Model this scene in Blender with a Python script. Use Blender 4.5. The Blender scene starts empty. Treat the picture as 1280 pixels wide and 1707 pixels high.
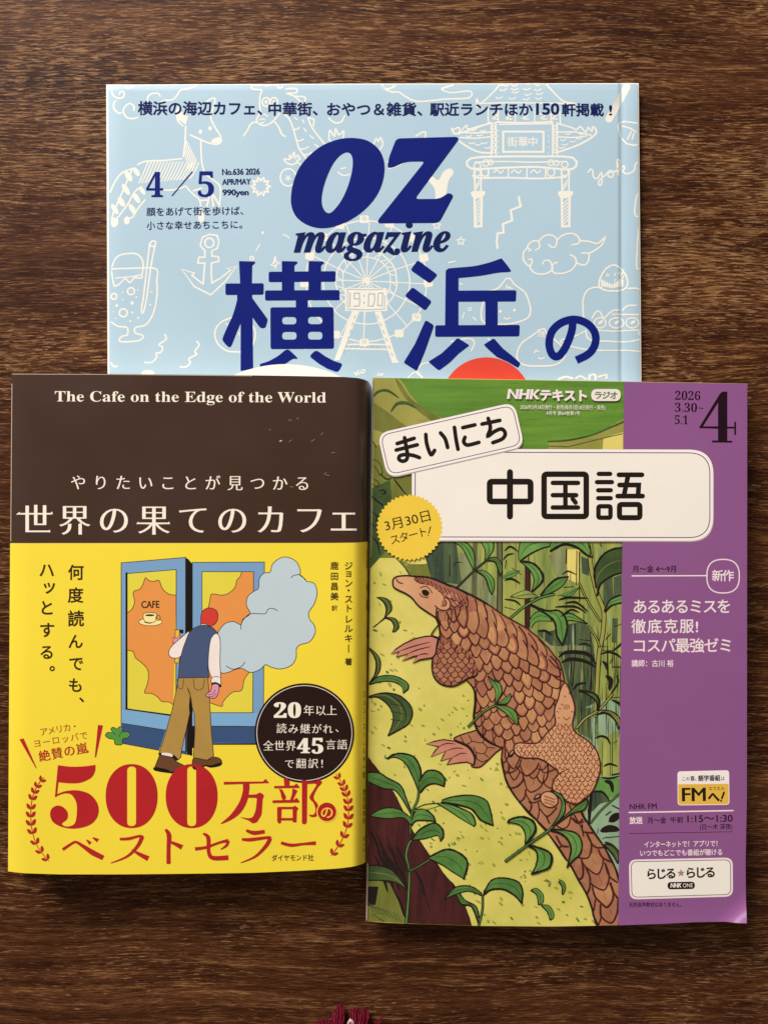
import bpy, bmesh, math, random
import numpy as np
from mathutils import Vector, geometry
random.seed(7)
sc = bpy.context.scene
COL = sc.collection

# ------------------------------------------------------------------ camera, world, light
H = 300.0          # camera height over the table, mm
F = 1260.0         # focal length in photo pixels (photo 1280 x 1707)
CU, CV = 640.0, 853.5
cam_d = bpy.data.cameras.new('camera')
cam_d.sensor_fit = 'VERTICAL'; cam_d.sensor_height = 36.0; cam_d.sensor_width = 27.0
cam_d.lens = F / 1707.0 * 36.0
cam_d.clip_start = 0.01; cam_d.clip_end = 20.0
cam = bpy.data.objects.new('camera', cam_d); COL.objects.link(cam)
cam.location = (0, 0, H / 1000.0); cam.rotation_euler = (0, 0, 0)
sc.camera = cam

world = bpy.data.worlds.new('World'); sc.world = world; world.use_nodes = True
WN = world.node_tree.nodes; WL = world.node_tree.links
bg = WN['Background']
wtc = WN.new('ShaderNodeTexCoord'); wsep = WN.new('ShaderNodeSeparateXYZ'); wr = WN.new('ShaderNodeValToRGB')
WL.new(wtc.outputs['Generated'], wsep.inputs[0]); WL.new(wsep.outputs['Z'], wr.inputs['Fac'])
wr.color_ramp.elements[0].position = 0.0; wr.color_ramp.elements[0].color = (1.0, 0.88, 0.72, 1)      # pale walls of the room
wr.color_ramp.elements[1].position = 0.97; wr.color_ramp.elements[1].color = (0.13, 0.105, 0.085, 1)   # dim ceiling overhead
e_ = wr.color_ramp.elements.new(0.72); e_.color = (0.95, 0.84, 0.70, 1)
WL.new(wr.outputs['Color'], bg.inputs[0]); bg.inputs[1].default_value = 0.37

def area_lamp(name, loc, target, sx, sy, power, colour):
    d = bpy.data.lights.new(name, 'AREA'); d.shape = 'RECTANGLE'; d.size = sx; d.size_y = sy
    d.energy = power; d.color = colour
    o = bpy.data.objects.new(name, d); COL.objects.link(o); o.location = loc
    o.rotation_euler = (Vector(target) - Vector(loc)).to_track_quat('-Z', 'Y').to_euler()
    return o
area_lamp('window_light', (-0.90, 1.75, 1.10), (0.0, 0.05, 0.0), 1.1, 0.8, 80.0, (1.0, 0.97, 0.935))
sc.view_settings.view_transform = 'Standard'; sc.view_settings.look = 'None'
sc.view_settings.exposure = 0.0; sc.view_settings.gamma = 1.0
sc.render.engine = 'CYCLES'
sc.cycles.max_bounces = 6

# ------------------------------------------------------------------ small helpers
def lin(c):
    return tuple(((x / 255.0) / 12.92 if x / 255.0 <= 0.04045 else ((x / 255.0 + 0.055) / 1.055) ** 2.4) for x in c)

MATS = {}
def mat(name, rgb, rough=0.42, spec=0.35, var=0.05, scale=60.0, stretch=(1, 1, 1), coat=0.0, var2=None, paper=0.006):
    """printed paper: ink colour with a little uneven density and a faint paper bump"""
    if name in MATS: return MATS[name]
    m = bpy.data.materials.new(name); m.use_nodes = True
    nt = m.node_tree; N = nt.nodes; L = nt.links
    p = N['Principled BSDF']
    tc = N.new('ShaderNodeTexCoord'); mp = N.new('ShaderNodeMapping')
    mp.inputs['Scale'].default_value = stretch
    L.new(tc.outputs['Object'], mp.inputs['Vector'])
    nz = N.new('ShaderNodeTexNoise'); nz.inputs['Scale'].default_value = scale; nz.inputs['Detail'].default_value = 6
    nz.inputs['Roughness'].default_value = 0.62
    L.new(mp.outputs[0], nz.inputs['Vector'])
    base = lin(rgb)
    rp = N.new('ShaderNodeValToRGB')
    rp.color_ramp.elements[0].position = 0.32; rp.color_ramp.elements[1].position = 0.68
    if var2:
        rp.color_ramp.elements[0].color = (*lin(var2), 1); rp.color_ramp.elements[1].color = (*base, 1)
    else:
        rp.color_ramp.elements[0].color = (*[c * (1 - var) for c in base], 1)
        rp.color_ramp.elements[1].color = (*[min(1, c * (1 + var)) for c in base], 1)
    L.new(nz.outputs['Fac'], rp.inputs['Fac']); L.new(rp.outputs['Color'], p.inputs['Base Color'])
    mr = N.new('ShaderNodeMapRange'); mr.inputs['From Min'].default_value = 0.3; mr.inputs['From Max'].default_value = 0.7
    mr.inputs['To Min'].default_value = rough - 0.07; mr.inputs['To Max'].default_value = rough + 0.07
    n3 = N.new('ShaderNodeTexNoise'); n3.inputs['Scale'].default_value = 28.0; n3.inputs['Detail'].default_value = 5
    L.new(tc.outputs['Object'], n3.inputs['Vector']); L.new(n3.outputs['Fac'], mr.inputs['Value']); L.new(mr.outputs['Result'], p.inputs['Roughness'])
    p.inputs['Specular IOR Level'].default_value = spec
    p.inputs['Coat Weight'].default_value = coat; p.inputs['Coat Roughness'].default_value = 0.25
    n2 = N.new('ShaderNodeTexNoise'); n2.inputs['Scale'].default_value = 110.0; n2.inputs['Detail'].default_value = 3
    L.new(tc.outputs['Object'], n2.inputs['Vector'])
    bp = N.new('ShaderNodeBump'); bp.inputs['Strength'].default_value = 0.25; bp.inputs['Distance'].default_value = paper / 1000 * 8
    L.new(n2.outputs['Fac'], bp.inputs['Height']); L.new(bp.outputs[0], p.inputs['Normal'])
    MATS[name] = m
    return m

def P3(u, v, z):
    """photo pixel + height (mm) -> metres"""
    k = (H - z) / F
    return ((u - CU) * k / 1000.0, -(v - CV) * k / 1000.0, z / 1000.0)

def Z(x0, y0, s):
    """zoom-window coordinates -> photo pixels"""
    def f(*pts):
        return [(x0 + x * s, y0 + y * s) for x, y in pts]
    return f

def sm(pts, closed=False, n=6):
    """Catmull-Rom through the points"""
    m = len(pts)
    if m < 3: return list(pts)
    out = []
    rng = range(m if closed else m - 1)
    for i in rng:
        if closed:
            a, b, c, d = pts[(i - 1) % m], pts[i], pts[(i + 1) % m], pts[(i + 2) % m]
        else:
            a = pts[max(i - 1, 0)]; b = pts[i]; c = pts[i + 1]; d = pts[min(i + 2, m - 1)]
        for k in range(n):
            t = k / n; t2 = t * t; t3 = t2 * t
            out.append(tuple(0.5 * (2 * b[j] + (c[j] - a[j]) * t + (2 * a[j] - 5 * b[j] + 4 * c[j] - d[j]) * t2
                                    + (3 * b[j] - a[j] - 3 * c[j] + d[j]) * t3) for j in (0, 1)))
    if not closed: out.append(tuple(pts[-1]))
    return out

def rnd(pts, r, n=4):
    """polygon with rounded corners; r one radius or a list"""
    m = len(pts); out = []
    for i in range(m):
        p = np.array(pts[i], float); a = np.array(pts[i - 1], float); b = np.array(pts[(i + 1) % m], float)
        rr = r[i] if isinstance(r, (list, tuple)) else r
        if rr <= 0: out.append(tuple(p)); continue
        da = a - p; db = b - p; la = np.linalg.norm(da); lb = np.linalg.norm(db)
        d = min(rr, la * 0.48, lb * 0.48)
        s = p + da / la * d; e = p + db / lb * d
        for k in range(n + 1):
            t = k / n
            out.append(tuple((1 - t) ** 2 * s + 2 * t * (1 - t) * p + t * t * e))
    return out

def rect(x0, y0, x1, y1, r=0):
    q = [(x0, y0), (x1, y0), (x1, y1), (x0, y1)]
    return rnd(q, r, 6) if r else q

def ell(cx, cy, rx, ry=None, n=40, rot=0):
    ry = rx if ry is None else ry
    c, s = math.cos(rot), math.sin(rot)
    return [(cx + rx * math.cos(a) * c - ry * math.sin(a) * s, cy + rx * math.cos(a) * s + ry * math.sin(a) * c)
            for a in [2 * math.pi * i / n for i in range(n)]]

def rot(pts, cx, cy, deg):
    c, s = math.cos(math.radians(deg)), math.sin(math.radians(deg))
    return [(cx + (x - cx) * c - (y - cy) * s, cy + (x - cx) * s + (y - cy) * c) for x, y in pts]

def inside(p, poly):
    x, y = p; r = False; n = len(poly); j = n - 1
    for i in range(n):
        xi, yi = poly[i]; xj, yj = poly[j]
        if (yi > y) != (yj > y) and x < (xj - xi) * (y - yi) / (yj - yi) + xi: r = not r
        j = i
    return r

def clip_line(pts, poly):
    runs = []; cur = []
    for p in pts:
        if inside(p, poly): cur.append(p)
        else:
            if len(cur) > 1: runs.append(cur)
            cur = []
    if len(cur) > 1: runs.append(cur)
    return runs

# ------------------------------------------------------------------ lettering
MB = (0x1D400, 0x1D41A, 0x1D7CE)       # bold serif alphabet
MBI = (0x1D468, 0x1D482, 0x1D7CE)      # bold italic serif alphabet
def serif(s, b=MB):
    o = ''
    for ch in s:
        if 'A' <= ch <= 'Z': o += chr(b[0] + ord(ch) - 65)
        elif 'a' <= ch <= 'z': o += chr(b[1] + ord(ch) - 97)
        elif '0' <= ch <= '9': o += chr(b[2] + ord(ch) - 48)
        else: o += ch
    return o

GL = {}
def outlines(s):
    """list of characters, each a list of closed contours, in em units (y up)"""
    if s in GL: return GL[s]
    cu = bpy.data.curves.new('lettering', 'FONT'); cu.body = s; cu.size = 1.0; cu.resolution_u = 4
    o = bpy.data.objects.new('lettering', cu); COL.objects.link(o)
    bpy.context.view_layer.update()
    c = o.to_curve(bpy.context.evaluated_depsgraph_get())
    chars = {}
    for sp in c.splines:
        bp = sp.bezier_points; n = len(bp); pts = []
        for i in range(n):
            a = bp[i]; b = bp[(i + 1) % n]
            p0, p1, p2, p3 = a.co.xy, a.handle_right.xy, b.handle_left.xy, b.co.xy
            d = p3 - p0
            dev = 0 if d.length < 1e-6 else max(abs(d.x * (q - p0).y - d.y * (q - p0).x) / d.length for q in (p1, p2))
            k = 1 if dev < 0.002 else (3 if dev < 0.05 else 5)
            for j in range(k):
                t = j / k
                q = p0 * (1 - t) ** 3 + p1 * 3 * t * (1 - t) ** 2 + p2 * 3 * t * t * (1 - t) + p3 * t ** 3
                if not pts or (abs(q.x - pts[-1][0]) + abs(q.y - pts[-1][1])) > 1e-4: pts.append((q.x, q.y))
        if len(pts) > 2 and abs(pts[0][0] - pts[-1][0]) + abs(pts[0][1] - pts[-1][1]) < 1e-4: pts.pop()
        if len(pts) > 2: chars.setdefault(sp.character_index, []).append(pts)
    o.to_curve_clear()
    bpy.data.objects.remove(o); bpy.data.curves.remove(cu)
    GL[s] = [chars[k] for k in sorted(chars)]
    return GL[s]

def area2(p):
    return sum(p[i - 1][0] * p[i][1] - p[i][0] * p[i - 1][1] for i in range(len(p)))

def weigh(chars, kx, ky):
    """thicken (or thin) strokes by kx sideways and ky up and down: bold and brush-like styles"""
    if not kx and not ky: return chars
    out = []
    for cs in chars:
        sg = 1 if area2(max(cs, key=lambda p: abs(area2(p)))) > 0 else -1
        nc = []
        for p in cs:
            n = len(p); q = []
            for i in range(n):
                ax, ay = p[i - 1]; bx, by = p[i]; cx, cy = p[(i + 1) % n]
                e1 = np.array((by - ay, ax - bx)); e2 = np.array((cy - by, bx - cx))
                l1 = np.hypot(*e1) or 1; l2 = np.hypot(*e2) or 1
                e1 = e1 / l1; e2 = e2 / l2
                m = e1 + e2; lm = m @ m
                m = (e1 if lm < 1e-6 else m * min(2.0 / lm, 1.5)) * sg
                q.append((bx + m[0] * kx, by + m[1] * ky))
            nc.append(q)
        out.append(nc)
    return out

# ------------------------------------------------------------------ printed ink: flat shapes lying on a curved sheet
STEP = 0.0004      # mm between one printed shape and the next
class Sheet:
    """a cover: height function, running ink level"""
    def __init__(self, h, cuts=((), ()), clip=None):
        self.h = h; self.lv = 0.012; self.cuts = cuts; self.clip = clip

class Ink:
    def __init__(self, sheet):
        self.s = sheet; self.V = []; self.Fc = []; self.M = []; self.mats = []; self.n = 0; self.cyc = None
    def _mi(self, m):
        if m not in self.mats: self.mats.append(m)
        return self.mats.index(m)
    def _lv(self):
        if self.cyc:
            b, k, i = self.cyc; self.cyc = (b, k, i + 1)
            return (b + i % k) * STEP
        self.n += 1
        return self.n * STEP
    def share(self, k):
        """shapes from here on share k levels in turn"""
        self.cyc = (self.n + 1, k, 0); self.n += k
    def single(self): self.cyc = None
    def fill(self, contours, m, nz=False):
        """filled outline(s); holes by the even-odd rule, or the winding rule for lettering"""
        if contours and isinstance(contours[0][0], (int, float)): contours = [contours]
        vs = []; es = []
        for c in contours:
            b = len(vs); n = len(c)
            vs += [Vector((x, y)) for x, y in c]; es += [(b + i, b + (i + 1) % n) for i in range(n)]
        r = geometry.delaunay_2d_cdt(vs, es, [], 0, 1e-5)
        pv = np.array([(p.x, p.y) for p in r[0]]); tr = np.array([f for f in r[2] if len(f) == 3])
        if not len(tr): return
        ce = pv[tr].mean(axis=1)
        wn = np.zeros(len(ce), int)
        for c in contours:
            A = np.array(c, float); B = np.roll(A, -1, axis=0)
            x, y = ce[:, :1], ce[:, 1:]
            up = (A[:, 1] <= y) & (B[:, 1] > y); dn = (A[:, 1] > y) & (B[:, 1] <= y)
            sd = (B[:, 0] - A[:, 0]) * (y - A[:, 1]) - (x - A[:, 0]) * (B[:, 1] - A[:, 1])
            if nz: wn += (up & (sd > 0)).sum(1) - (dn & (sd < 0)).sum(1)
            else: wn += ((up & (sd > 0)) | (dn & (sd < 0))).sum(1)
        keep = wn != 0 if nz else wn % 2 == 1
        b0 = len(self.V); z = self._lv(); mi = self._mi(m)
        self.V += [(p[0], p[1], z) for p in pv.tolist()]
        for t in tr[keep].tolist():
            self.Fc.append(tuple(b0 + i for i in t)); self.M.append(mi)
    def stroke(self, pts, w, m, closed=False, w2=None, taper=False, wob=0.0, flat=False):
        pts = [p for i, p in enumerate(pts) if i == 0 or abs(p[0] - pts[i - 1][0]) + abs(p[1] - pts[i - 1][1]) > 1e-3]
        n = len(pts)
        if n < 2: return
        if closed and abs(pts[0][0] - pts[-1][0]) + abs(pts[0][1] - pts[-1][1]) < 1e-3: pts.pop(); n -= 1
        z0 = self._lv(); b = len(self.V); mi = self._mi(m)
        L = []; R = []; ds = 0.0
        for i in range(n):
            p = np.array(pts[i])
            a = np.array(pts[(i - 1) % n] if closed or i else pts[0]); c = np.array(pts[(i + 1) % n] if closed or i < n - 1 else pts[-1])
            d1 = p - a; d2 = c - p
            l1 = np.hypot(*d1); l2 = np.hypot(*d2)
            if l1 < 1e-9: d1, l1 = d2, l2
            if l2 < 1e-9: d2, l2 = d1, l1
            d1 = d1 / l1; d2 = d2 / l2
            t = d1 + d2; lt = t @ t
            nn = np.array((-d1[1], d1[0])) if lt < 0.05 else np.array((-t[1], t[0])) * min(2.0 / lt, 1.6)
            f = i / max(1, n - 1)
            ww = w if w2 is None else w + (w2 - w) * f
            if taper: ww = ww * max(0.12, math.sin(math.pi * min(1, 0.04 + 0.92 * f)) ** 0.6)
            if wob: ww *= 1 + random.uniform(-wob, wob)
            z = z0 + STEP * 0.9 * f
            q = p + nn * ww / 2; r = p - nn * ww / 2
            self.V.append((q[0], q[1], z)); self.V.append((r[0], r[1], z))
        for i in range(n if closed else n - 1):
            j = (i + 1) % n
            self.Fc.append((b + 2 * i, b + 2 * j, b + 2 * j + 1, b + 2 * i + 1)); self.M.append(mi)
        if not closed and not flat:
            for end in (0, n - 1):
                q = np.array(self.V[b + 2 * end]); r = np.array(self.V[b + 2 * end + 1])
                c = (q + r) / 2; rad = q - c
                k0 = len(self.V); cc = []
                sg = 1 if end == 0 else -1
                for k in range(1, 5):
                    a = math.pi * k / 5 * sg
                    cc.append((c[0] + rad[0] * math.cos(a) - rad[1] * math.sin(a), c[1] + rad[0] * math.sin(a) + rad[1] * math.cos(a), c[2]))
                self.V += cc
                self.Fc.append((b + 2 * end, *range(k0, k0 + 4), b + 2 * end + 1)); self.M.append(mi)
    def outl(self, poly, w, m): self.stroke(poly, w, m, closed=True)
    def glyphs(self, chars, f, m):
        for cs in chars: self.fill([[f(x, y) for x, y in c] for c in cs], m, True)
    def fit(self, s, x0, y0, x1, y1, size, m, kx=0.0, ky=None, shear=0.0):
        """one line, its ink running from x0 to x1; baseline (x0,y0)-(x1,y1)"""
        ky = kx if ky is None else ky
        ch = weigh(outlines(s), kx, ky)
        xs = [p[0] for c in ch for k in c for p in k]; a, b = min(xs), max(xs)
        dx, dy = x1 - x0, y1 - y0; ln = math.hypot(dx, dy); cx, cy = dx / ln, dy / ln
        sx = ln / (b - a)
        def f(x, y):
            X = (x - a) * sx + shear * y * size; Y = y * size
            return (x0 + X * cx + Y * cy, y0 + X * cy - Y * cx)
        self.share(2); self.glyphs(ch, f, m); self.single()
    def put(self, ch1, cx, cy, size, m, kx=0.0, ky=None, deg=0.0, sx=1.0, box=None):
        """one character centred on its em box; or its ink stretched into box (x0,y0,x1,y1)"""
        ky = kx if ky is None else ky
        ch = weigh(outlines(ch1), kx, ky)
        if not ch: return
        c, s = math.cos(math.radians(deg)), math.sin(math.radians(deg))
        if box:
            xs = [p[0] for q in ch for k in q for p in k]; ys = [p[1] for q in ch for k in q for p in k]
            fx = (box[2] - box[0]) / (max(xs) - min(xs)); fy = (box[3] - box[1]) / (max(ys) - min(ys))
            x0, y1 = min(xs), max(ys)
            f = lambda x, y: (box[0] + (x - x0) * fx, box[1] + (y1 - y) * fy)
        else:
            xs = [p[0] for q in ch for k in q for p in k]
            ex = 0.5 if ord(ch1[0]) > 0x2E00 else (min(xs) + max(xs)) / 2
            def f(x, y):
                X = (x - ex) * size * sx; Y = -(y - 0.38) * size
                return (cx + X * c - Y * s, cy + X * s + Y * c)
        self.glyphs(ch, f, m)
    def row(self, s, x0, y0, x1, y1, size, m, kx=0.0, ky=None, deg=None, sx=1.0):
        """characters evenly spaced, first centred on (x0,y0), last on (x1,y1)"""
        n = len(s); d = math.degrees(math.atan2(y1 - y0, x1 - x0)) if deg is None else deg
        self.share(2)
        for i, c in enumerate(s):
            t = i / max(1, n - 1)
            if c not in ' \u3000': self.put(c, x0 + (x1 - x0) * t, y0 + (y1 - y0) * t, size, m, kx, ky, d, sx)
        self.single()
    def make(self, name, parent, label=None):
        bm = bmesh.new()
        vs = [bm.verts.new(v) for v in self.V]
        for f, mi in zip(self.Fc, self.M):
            try: fc = bm.faces.new([vs[i] for i in f]); fc.material_index = mi
            except ValueError: pass
        for ax, cuts in enumerate(self.s.cuts):
            lo = min(v.co[ax] for v in bm.verts); hi = max(v.co[ax] for v in bm.verts)
            for c in cuts:
                if lo < c < hi:
                    no = (1, 0, 0) if ax == 0 else (0, 1, 0)
                    bmesh.ops.bisect_plane(bm, geom=bm.verts[:] + bm.edges[:] + bm.faces[:], dist=1e-5,
                                           plane_co=(c, 0, 0) if ax == 0 else (0, c, 0), plane_no=no)
        for (ax_, ay_), (bx_, by_) in (zip(self.s.clip, self.s.clip[1:] + self.s.clip[:1]) if self.s.clip else ()):
            bmesh.ops.bisect_plane(bm, geom=bm.verts[:] + bm.edges[:] + bm.faces[:], dist=1e-5, plane_co=(ax_, ay_, 0),
                                   plane_no=(by_ - ay_, ax_ - bx_, 0), clear_outer=True)
        base = self.s.lv
        for v in bm.verts:
            u, w, z = v.co
            v.co = P3(u, w, self.s.h(u, w) + base + z)
        self.s.lv = base + (self.n + 2) * STEP
        me = bpy.data.meshes.new(name)
        for f in bm.faces:
            if f.normal.z < 0: f.normal_flip()
        bm.normal_update()
        for f in bm.faces:
            if f.normal.z < 0: f.normal_flip()
            f.smooth = True
        bm.to_mesh(me); bm.free()
        for m in self.mats: me.materials.append(m)
        return link(name, me, parent, label)

def link(name, me, parent=None, label=None):
    o = bpy.data.objects.new(name, me); COL.objects.link(o)
    if parent: o.parent = parent
    if label: o['label'] = label
    return o

def thing(name, label, cat):
    o = bpy.data.objects.new(name, None); COL.objects.link(o); o.empty_display_size = 0.02
    o['label'] = label; o['category'] = cat
    return o

def coons(top, right, bottom, left, S, T):
    """patch between four edge polylines given in photo pixels (all left->right / top->bottom)"""
    def at(pl, t):
        d = [0.0]
        for i in range(1, len(pl)): d.append(d[-1] + math.dist(pl[i], pl[i - 1]))
        x = t * d[-1]
        return np.array([np.interp(x, d, [p[0] for p in pl]), np.interp(x, d, [p[1] for p in pl])])
    c00, c10, c01, c11 = (np.array(top[0], float), np.array(top[-1], float), np.array(bottom[0], float), np.array(bottom[-1], float))
    return [[(1 - t) * at(top, s) + t * at(bottom, s) + (1 - s) * at(left, t) + s * at(right, t)
             - ((1 - s) * (1 - t) * c00 + s * (1 - t) * c10 + (1 - s) * t * c01 + s * t * c11) for s in S] for t in T]

def slab(name, grid, ztop, zbot, mats, parent, inset=0.0):
    """closed solid with a draped top (ztop(u,v)) and its outline dropped to zbot(u,v) in real space; mats = (top, side)"""
    me = bpy.data.meshes.new(name); V = []; Fc = []; M = []
    R, Cn = len(grid), len(grid[0])
    top = [[P3(p[0], p[1], ztop(p[0], p[1])) for p in row] for row in grid]
    idx = {}
    for i in range(R):
        for j in range(Cn):
            idx[i, j] = len(V); V.append(top[i][j])
    for i in range(R):
        for j in range(Cn):
            p = grid[i][j]; x, y, z = top[i][j]
            idx[i, j, 'b'] = len(V); V.append((x, y, min(z - 1e-5, zbot(p[0], p[1]) / 1000)))
    for i in range(R - 1):
        for j in range(Cn - 1):
            Fc.append((idx[i, j], idx[i + 1, j], idx[i + 1, j + 1], idx[i, j + 1])); M.append(0)
            Fc.append((idx[i, j, 'b'], idx[i, j + 1, 'b'], idx[i + 1, j + 1, 'b'], idx[i + 1, j, 'b'])); M.append(1)
    ring = [(0, j) for j in range(Cn)] + [(i, Cn - 1) for i in range(1, R)] + [(R - 1, j) for j in range(Cn - 2, -1, -1)] + [(i, 0) for i in range(R - 2, 0, -1)]
    n0 = len(V)
    V += [V[idx[a]] for a in ring] + [V[idx[(*a, 'b')]] for a in ring]; m = len(ring)
    for k in range(m):
        l = (k + 1) % m
        Fc.append((n0 + k, n0 + l, n0 + m + l, n0 + m + k)); M.append(1)
    me.from_pydata(V, [], Fc)
    for m in mats: me.materials.append(m)
    for p, mi in zip(me.polygons, M): p.material_index = mi; p.use_smooth = (mi == 0)
    return link(name, me, parent)
def lsp(a, b, n): return [a + (b - a) * i / (n - 1) for i in range(n)]

def pages_mat(name, rgb=(238, 230, 214)):
    m = bpy.data.materials.new(name); m.use_nodes = True; nt = m.node_tree; N = nt.nodes; L = nt.links; p = N['Principled BSDF']
    tc = N.new('ShaderNodeTexCoord'); mp = N.new('ShaderNodeMapping'); mp.inputs['Scale'].default_value = (3, 3, 9000)
    L.new(tc.outputs['Object'], mp.inputs['Vector'])
    nz = N.new('ShaderNodeTexNoise'); nz.inputs['Scale'].default_value = 1; nz.inputs['Detail'].default_value = 2
    L.new(mp.outputs[0], nz.inputs['Vector'])
    rp = N.new('ShaderNodeValToRGB'); b = lin(rgb)
    rp.color_ramp.elements[0].color = (*[c * 0.72 for c in b], 1); rp.color_ramp.elements[1].color = (*b, 1)
    L.new(nz.outputs['Fac'], rp.inputs['Fac']); L.new(rp.outputs['Color'], p.inputs['Base Color'])
    p.inputs['Roughness'].default_value = 0.8
    return m
# ------------------------------------------------------------------ table top
def wood():
    m = bpy.data.materials.new('dark_wood'); m.use_nodes = True
    nt = m.node_tree; N = nt.nodes; L = nt.links; p = N['Principled BSDF']
    tc = N.new('ShaderNodeTexCoord')
    def noise(scale, detail, rough, dist=0.0, vec=None, loc=(0, 0, 0)):
        mp = N.new('ShaderNodeMapping'); mp.inputs['Scale'].default_value = scale; mp.inputs['Location'].default_value = loc
        L.new(vec or tc.outputs['Object'], mp.inputs['Vector'])
        n = N.new('ShaderNodeTexNoise'); n.inputs['Scale'].default_value = 1.0; n.inputs['Detail'].default_value = detail
        n.inputs['Roughness'].default_value = rough; n.inputs['Distortion'].default_value = dist
        L.new(mp.outputs[0], n.inputs['Vector']); return n.outputs['Fac']
    def math_(op, a, b=None, c=None):
        n = N.new('ShaderNodeMath'); n.operation = op
        for i, v in enumerate((a, b, c)):
            if v is None: continue
            if isinstance(v, (int, float)): n.inputs[i].default_value = v
            else: L.new(v, n.inputs[i])
        return n.outputs[0]
    def ramp(f, *st):
        n = N.new('ShaderNodeValToRGB'); e = n.color_ramp.elements
        while len(e) < len(st): e.new(0.5)
        for k, (pos, c) in enumerate(st):
            e[k].position = pos; e[k].color = (*c, 1) if isinstance(c, tuple) else (c, c, c, 1)
        L.new(f, n.inputs['Fac']); return n.outputs['Color']
    def mix(kind, f, a, b):
        n = N.new('ShaderNodeMix'); n.data_type = 'RGBA'; n.blend_type = kind
        for s, v in ((n.inputs[0], f), (n.inputs[6], a), (n.inputs[7], b)):
            if isinstance(v, (int, float)): s.default_value = v
            elif isinstance(v, tuple): s.default_value = (*v, 1)
            else: L.new(v, s)
        return n.outputs[2]
    # slow wander of the grain lines
    w1 = noise((9, 16, 1), 2, 0.5); w2 = noise((45, 60, 1), 2, 0.5, loc=(3, 1, 0))
    sep = N.new('ShaderNodeSeparateXYZ'); L.new(tc.outputs['Object'], sep.inputs[0])
    y = math_('ADD', sep.outputs['Y'], math_('MULTIPLY', math_('SUBTRACT', w1, 0.5), 0.011))
    y = math_('ADD', y, math_('MULTIPLY', math_('SUBTRACT', w2, 0.5), 0.0008))
    w3 = noise((420, 330, 1), 2, 0.6, loc=(8, 8, 0))
    y = math_('ADD', y, math_('MULTIPLY', math_('SUBTRACT', w3, 0.5), 0.0007))
    cb = N.new('ShaderNodeCombineXYZ'); L.new(sep.outputs['X'], cb.inputs['X']); L.new(y, cb.inputs['Y']); L.new(sep.outputs['Z'], cb.inputs['Z'])
    v = cb.outputs[0]
    band = noise((3.0, 34, 1), 3, 0.55, vec=v)
    patch = noise((20, 55, 1), 4, 0.6, vec=v, loc=(7, 2, 0))
    dash = noise((95, 2300, 1), 4, 0.62, 0.05, vec=v)
    fine = noise((260, 5200, 1), 2, 0.6, vec=v, loc=(1, 5, 0))
    flame = noise((20, 330, 1), 5, 0.62, 0.12, vec=v, loc=(11, 4, 0))
    base = ramp(math_('ADD', math_('MULTIPLY', band, 0.55), math_('MULTIPLY', patch, 0.45)),
                (0.33, lin((50, 22, 9))), (0.50, lin((72, 38, 18))), (0.68, lin((98, 58, 33))))
    lightc = mix('MIX', ramp(patch, (0.4, 0.0), (0.65, 1.0)), lin((122, 80, 52)), lin((146, 102, 60)))
    d = math_('ADD', math_('MULTIPLY', dash, 0.72), math_('MULTIPLY', fine, 0.28))
    d = math_('ADD', d, math_('MULTIPLY', math_('SUBTRACT', flame, 0.5), 0.42))
    c = mix('MIX', ramp(d, (0.525, 0.0), (0.575, 0.5), (0.64, 1.0)), base, lightc)
    # small worn golden flames
    fl = math_('MULTIPLY', ramp(flame, (0.60, 0.0), (0.70, 1.0)), ramp(dash, (0.46, 0.0), (0.58, 1.0)))
    c = mix('MIX', math_('MULTIPLY', fl, 0.55), c, lin((176, 132, 78)))
    # dark pores
    c = mix('MULTIPLY', ramp(d, (0.38, 0.9), (0.47, 0.0)), c, (0.34, 0.27, 0.22))
    # crisp worn dashes and open pores
    d1 = noise((120, 1500, 1), 2, 0.5, vec=v, loc=(21, 3, 0)); d2 = noise((170, 1900, 1), 2, 0.5, vec=v, loc=(4, 31, 0)); amt = noise((12, 26, 1), 3, 0.6, loc=(1, 17, 0))
    wear = N.new('ShaderNodeMapRange'); wear.inputs['From Min'].default_value = -0.20; wear.inputs['From Max'].default_value = 0.10
    wear.inputs['To Min'].default_value = -0.10; wear.inputs['To Max'].default_value = 0.03       # the far half of the board is more worn
    L.new(sep.outputs['Y'], wear.inputs['Value']); amt = math_('ADD', amt, wear.outputs['Result'])
    thr = math_('ADD', d1, math_('MULTIPLY', math_('SUBTRACT', amt, 0.5), 0.46))
    c = mix('MIX', ramp(thr, (0.60, 0.0), (0.63, 0.74)), c, lin((146, 106, 68)))
    c = mix('MIX', ramp(math_('ADD', d2, math_('MULTIPLY', math_('SUBTRACT', amt, 0.5), 0.34)), (0.645, 0.0), (0.68, 0.75)), c, lin((172, 130, 92)))
    c = mix('MULTIPLY', ramp(d2, (0.35, 0.85), (0.39, 0.0)), c, (0.42, 0.34, 0.28))
    # long dark grain lines, a few wide stains, specks of dust
    grain = noise((5, 330, 1), 3, 0.5, 0.1, vec=v, loc=(2, 9, 0))
    c = mix('MULTIPLY', ramp(grain, (0.56, 0.0), (0.64, 0.55)), c, (0.42, 0.34, 0.30))
    stain = noise((7, 11, 1), 4, 0.6, 0.5, loc=(5, 3, 0))
    c = mix('MULTIPLY', ramp(stain, (0.50, 0.0), (0.64, 0.55)), c, (0.58, 0.50, 0.45))
    vo = N.new('ShaderNodeTexVoronoi'); vo.inputs['Scale'].default_value = 34.0; L.new(tc.outputs['Object'], vo.inputs['Vector'])
    sc_ = N.new('ShaderNodeSeparateColor'); L.new(vo.outputs['Color'], sc_.inputs[0])
    spk = math_('MULTIPLY', math_('LESS_THAN', vo.outputs['Distance'], math_('MULTIPLY', sc_.outputs[1], 0.014)), math_('GREATER_THAN', sc_.outputs[0], 0.55))
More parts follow.
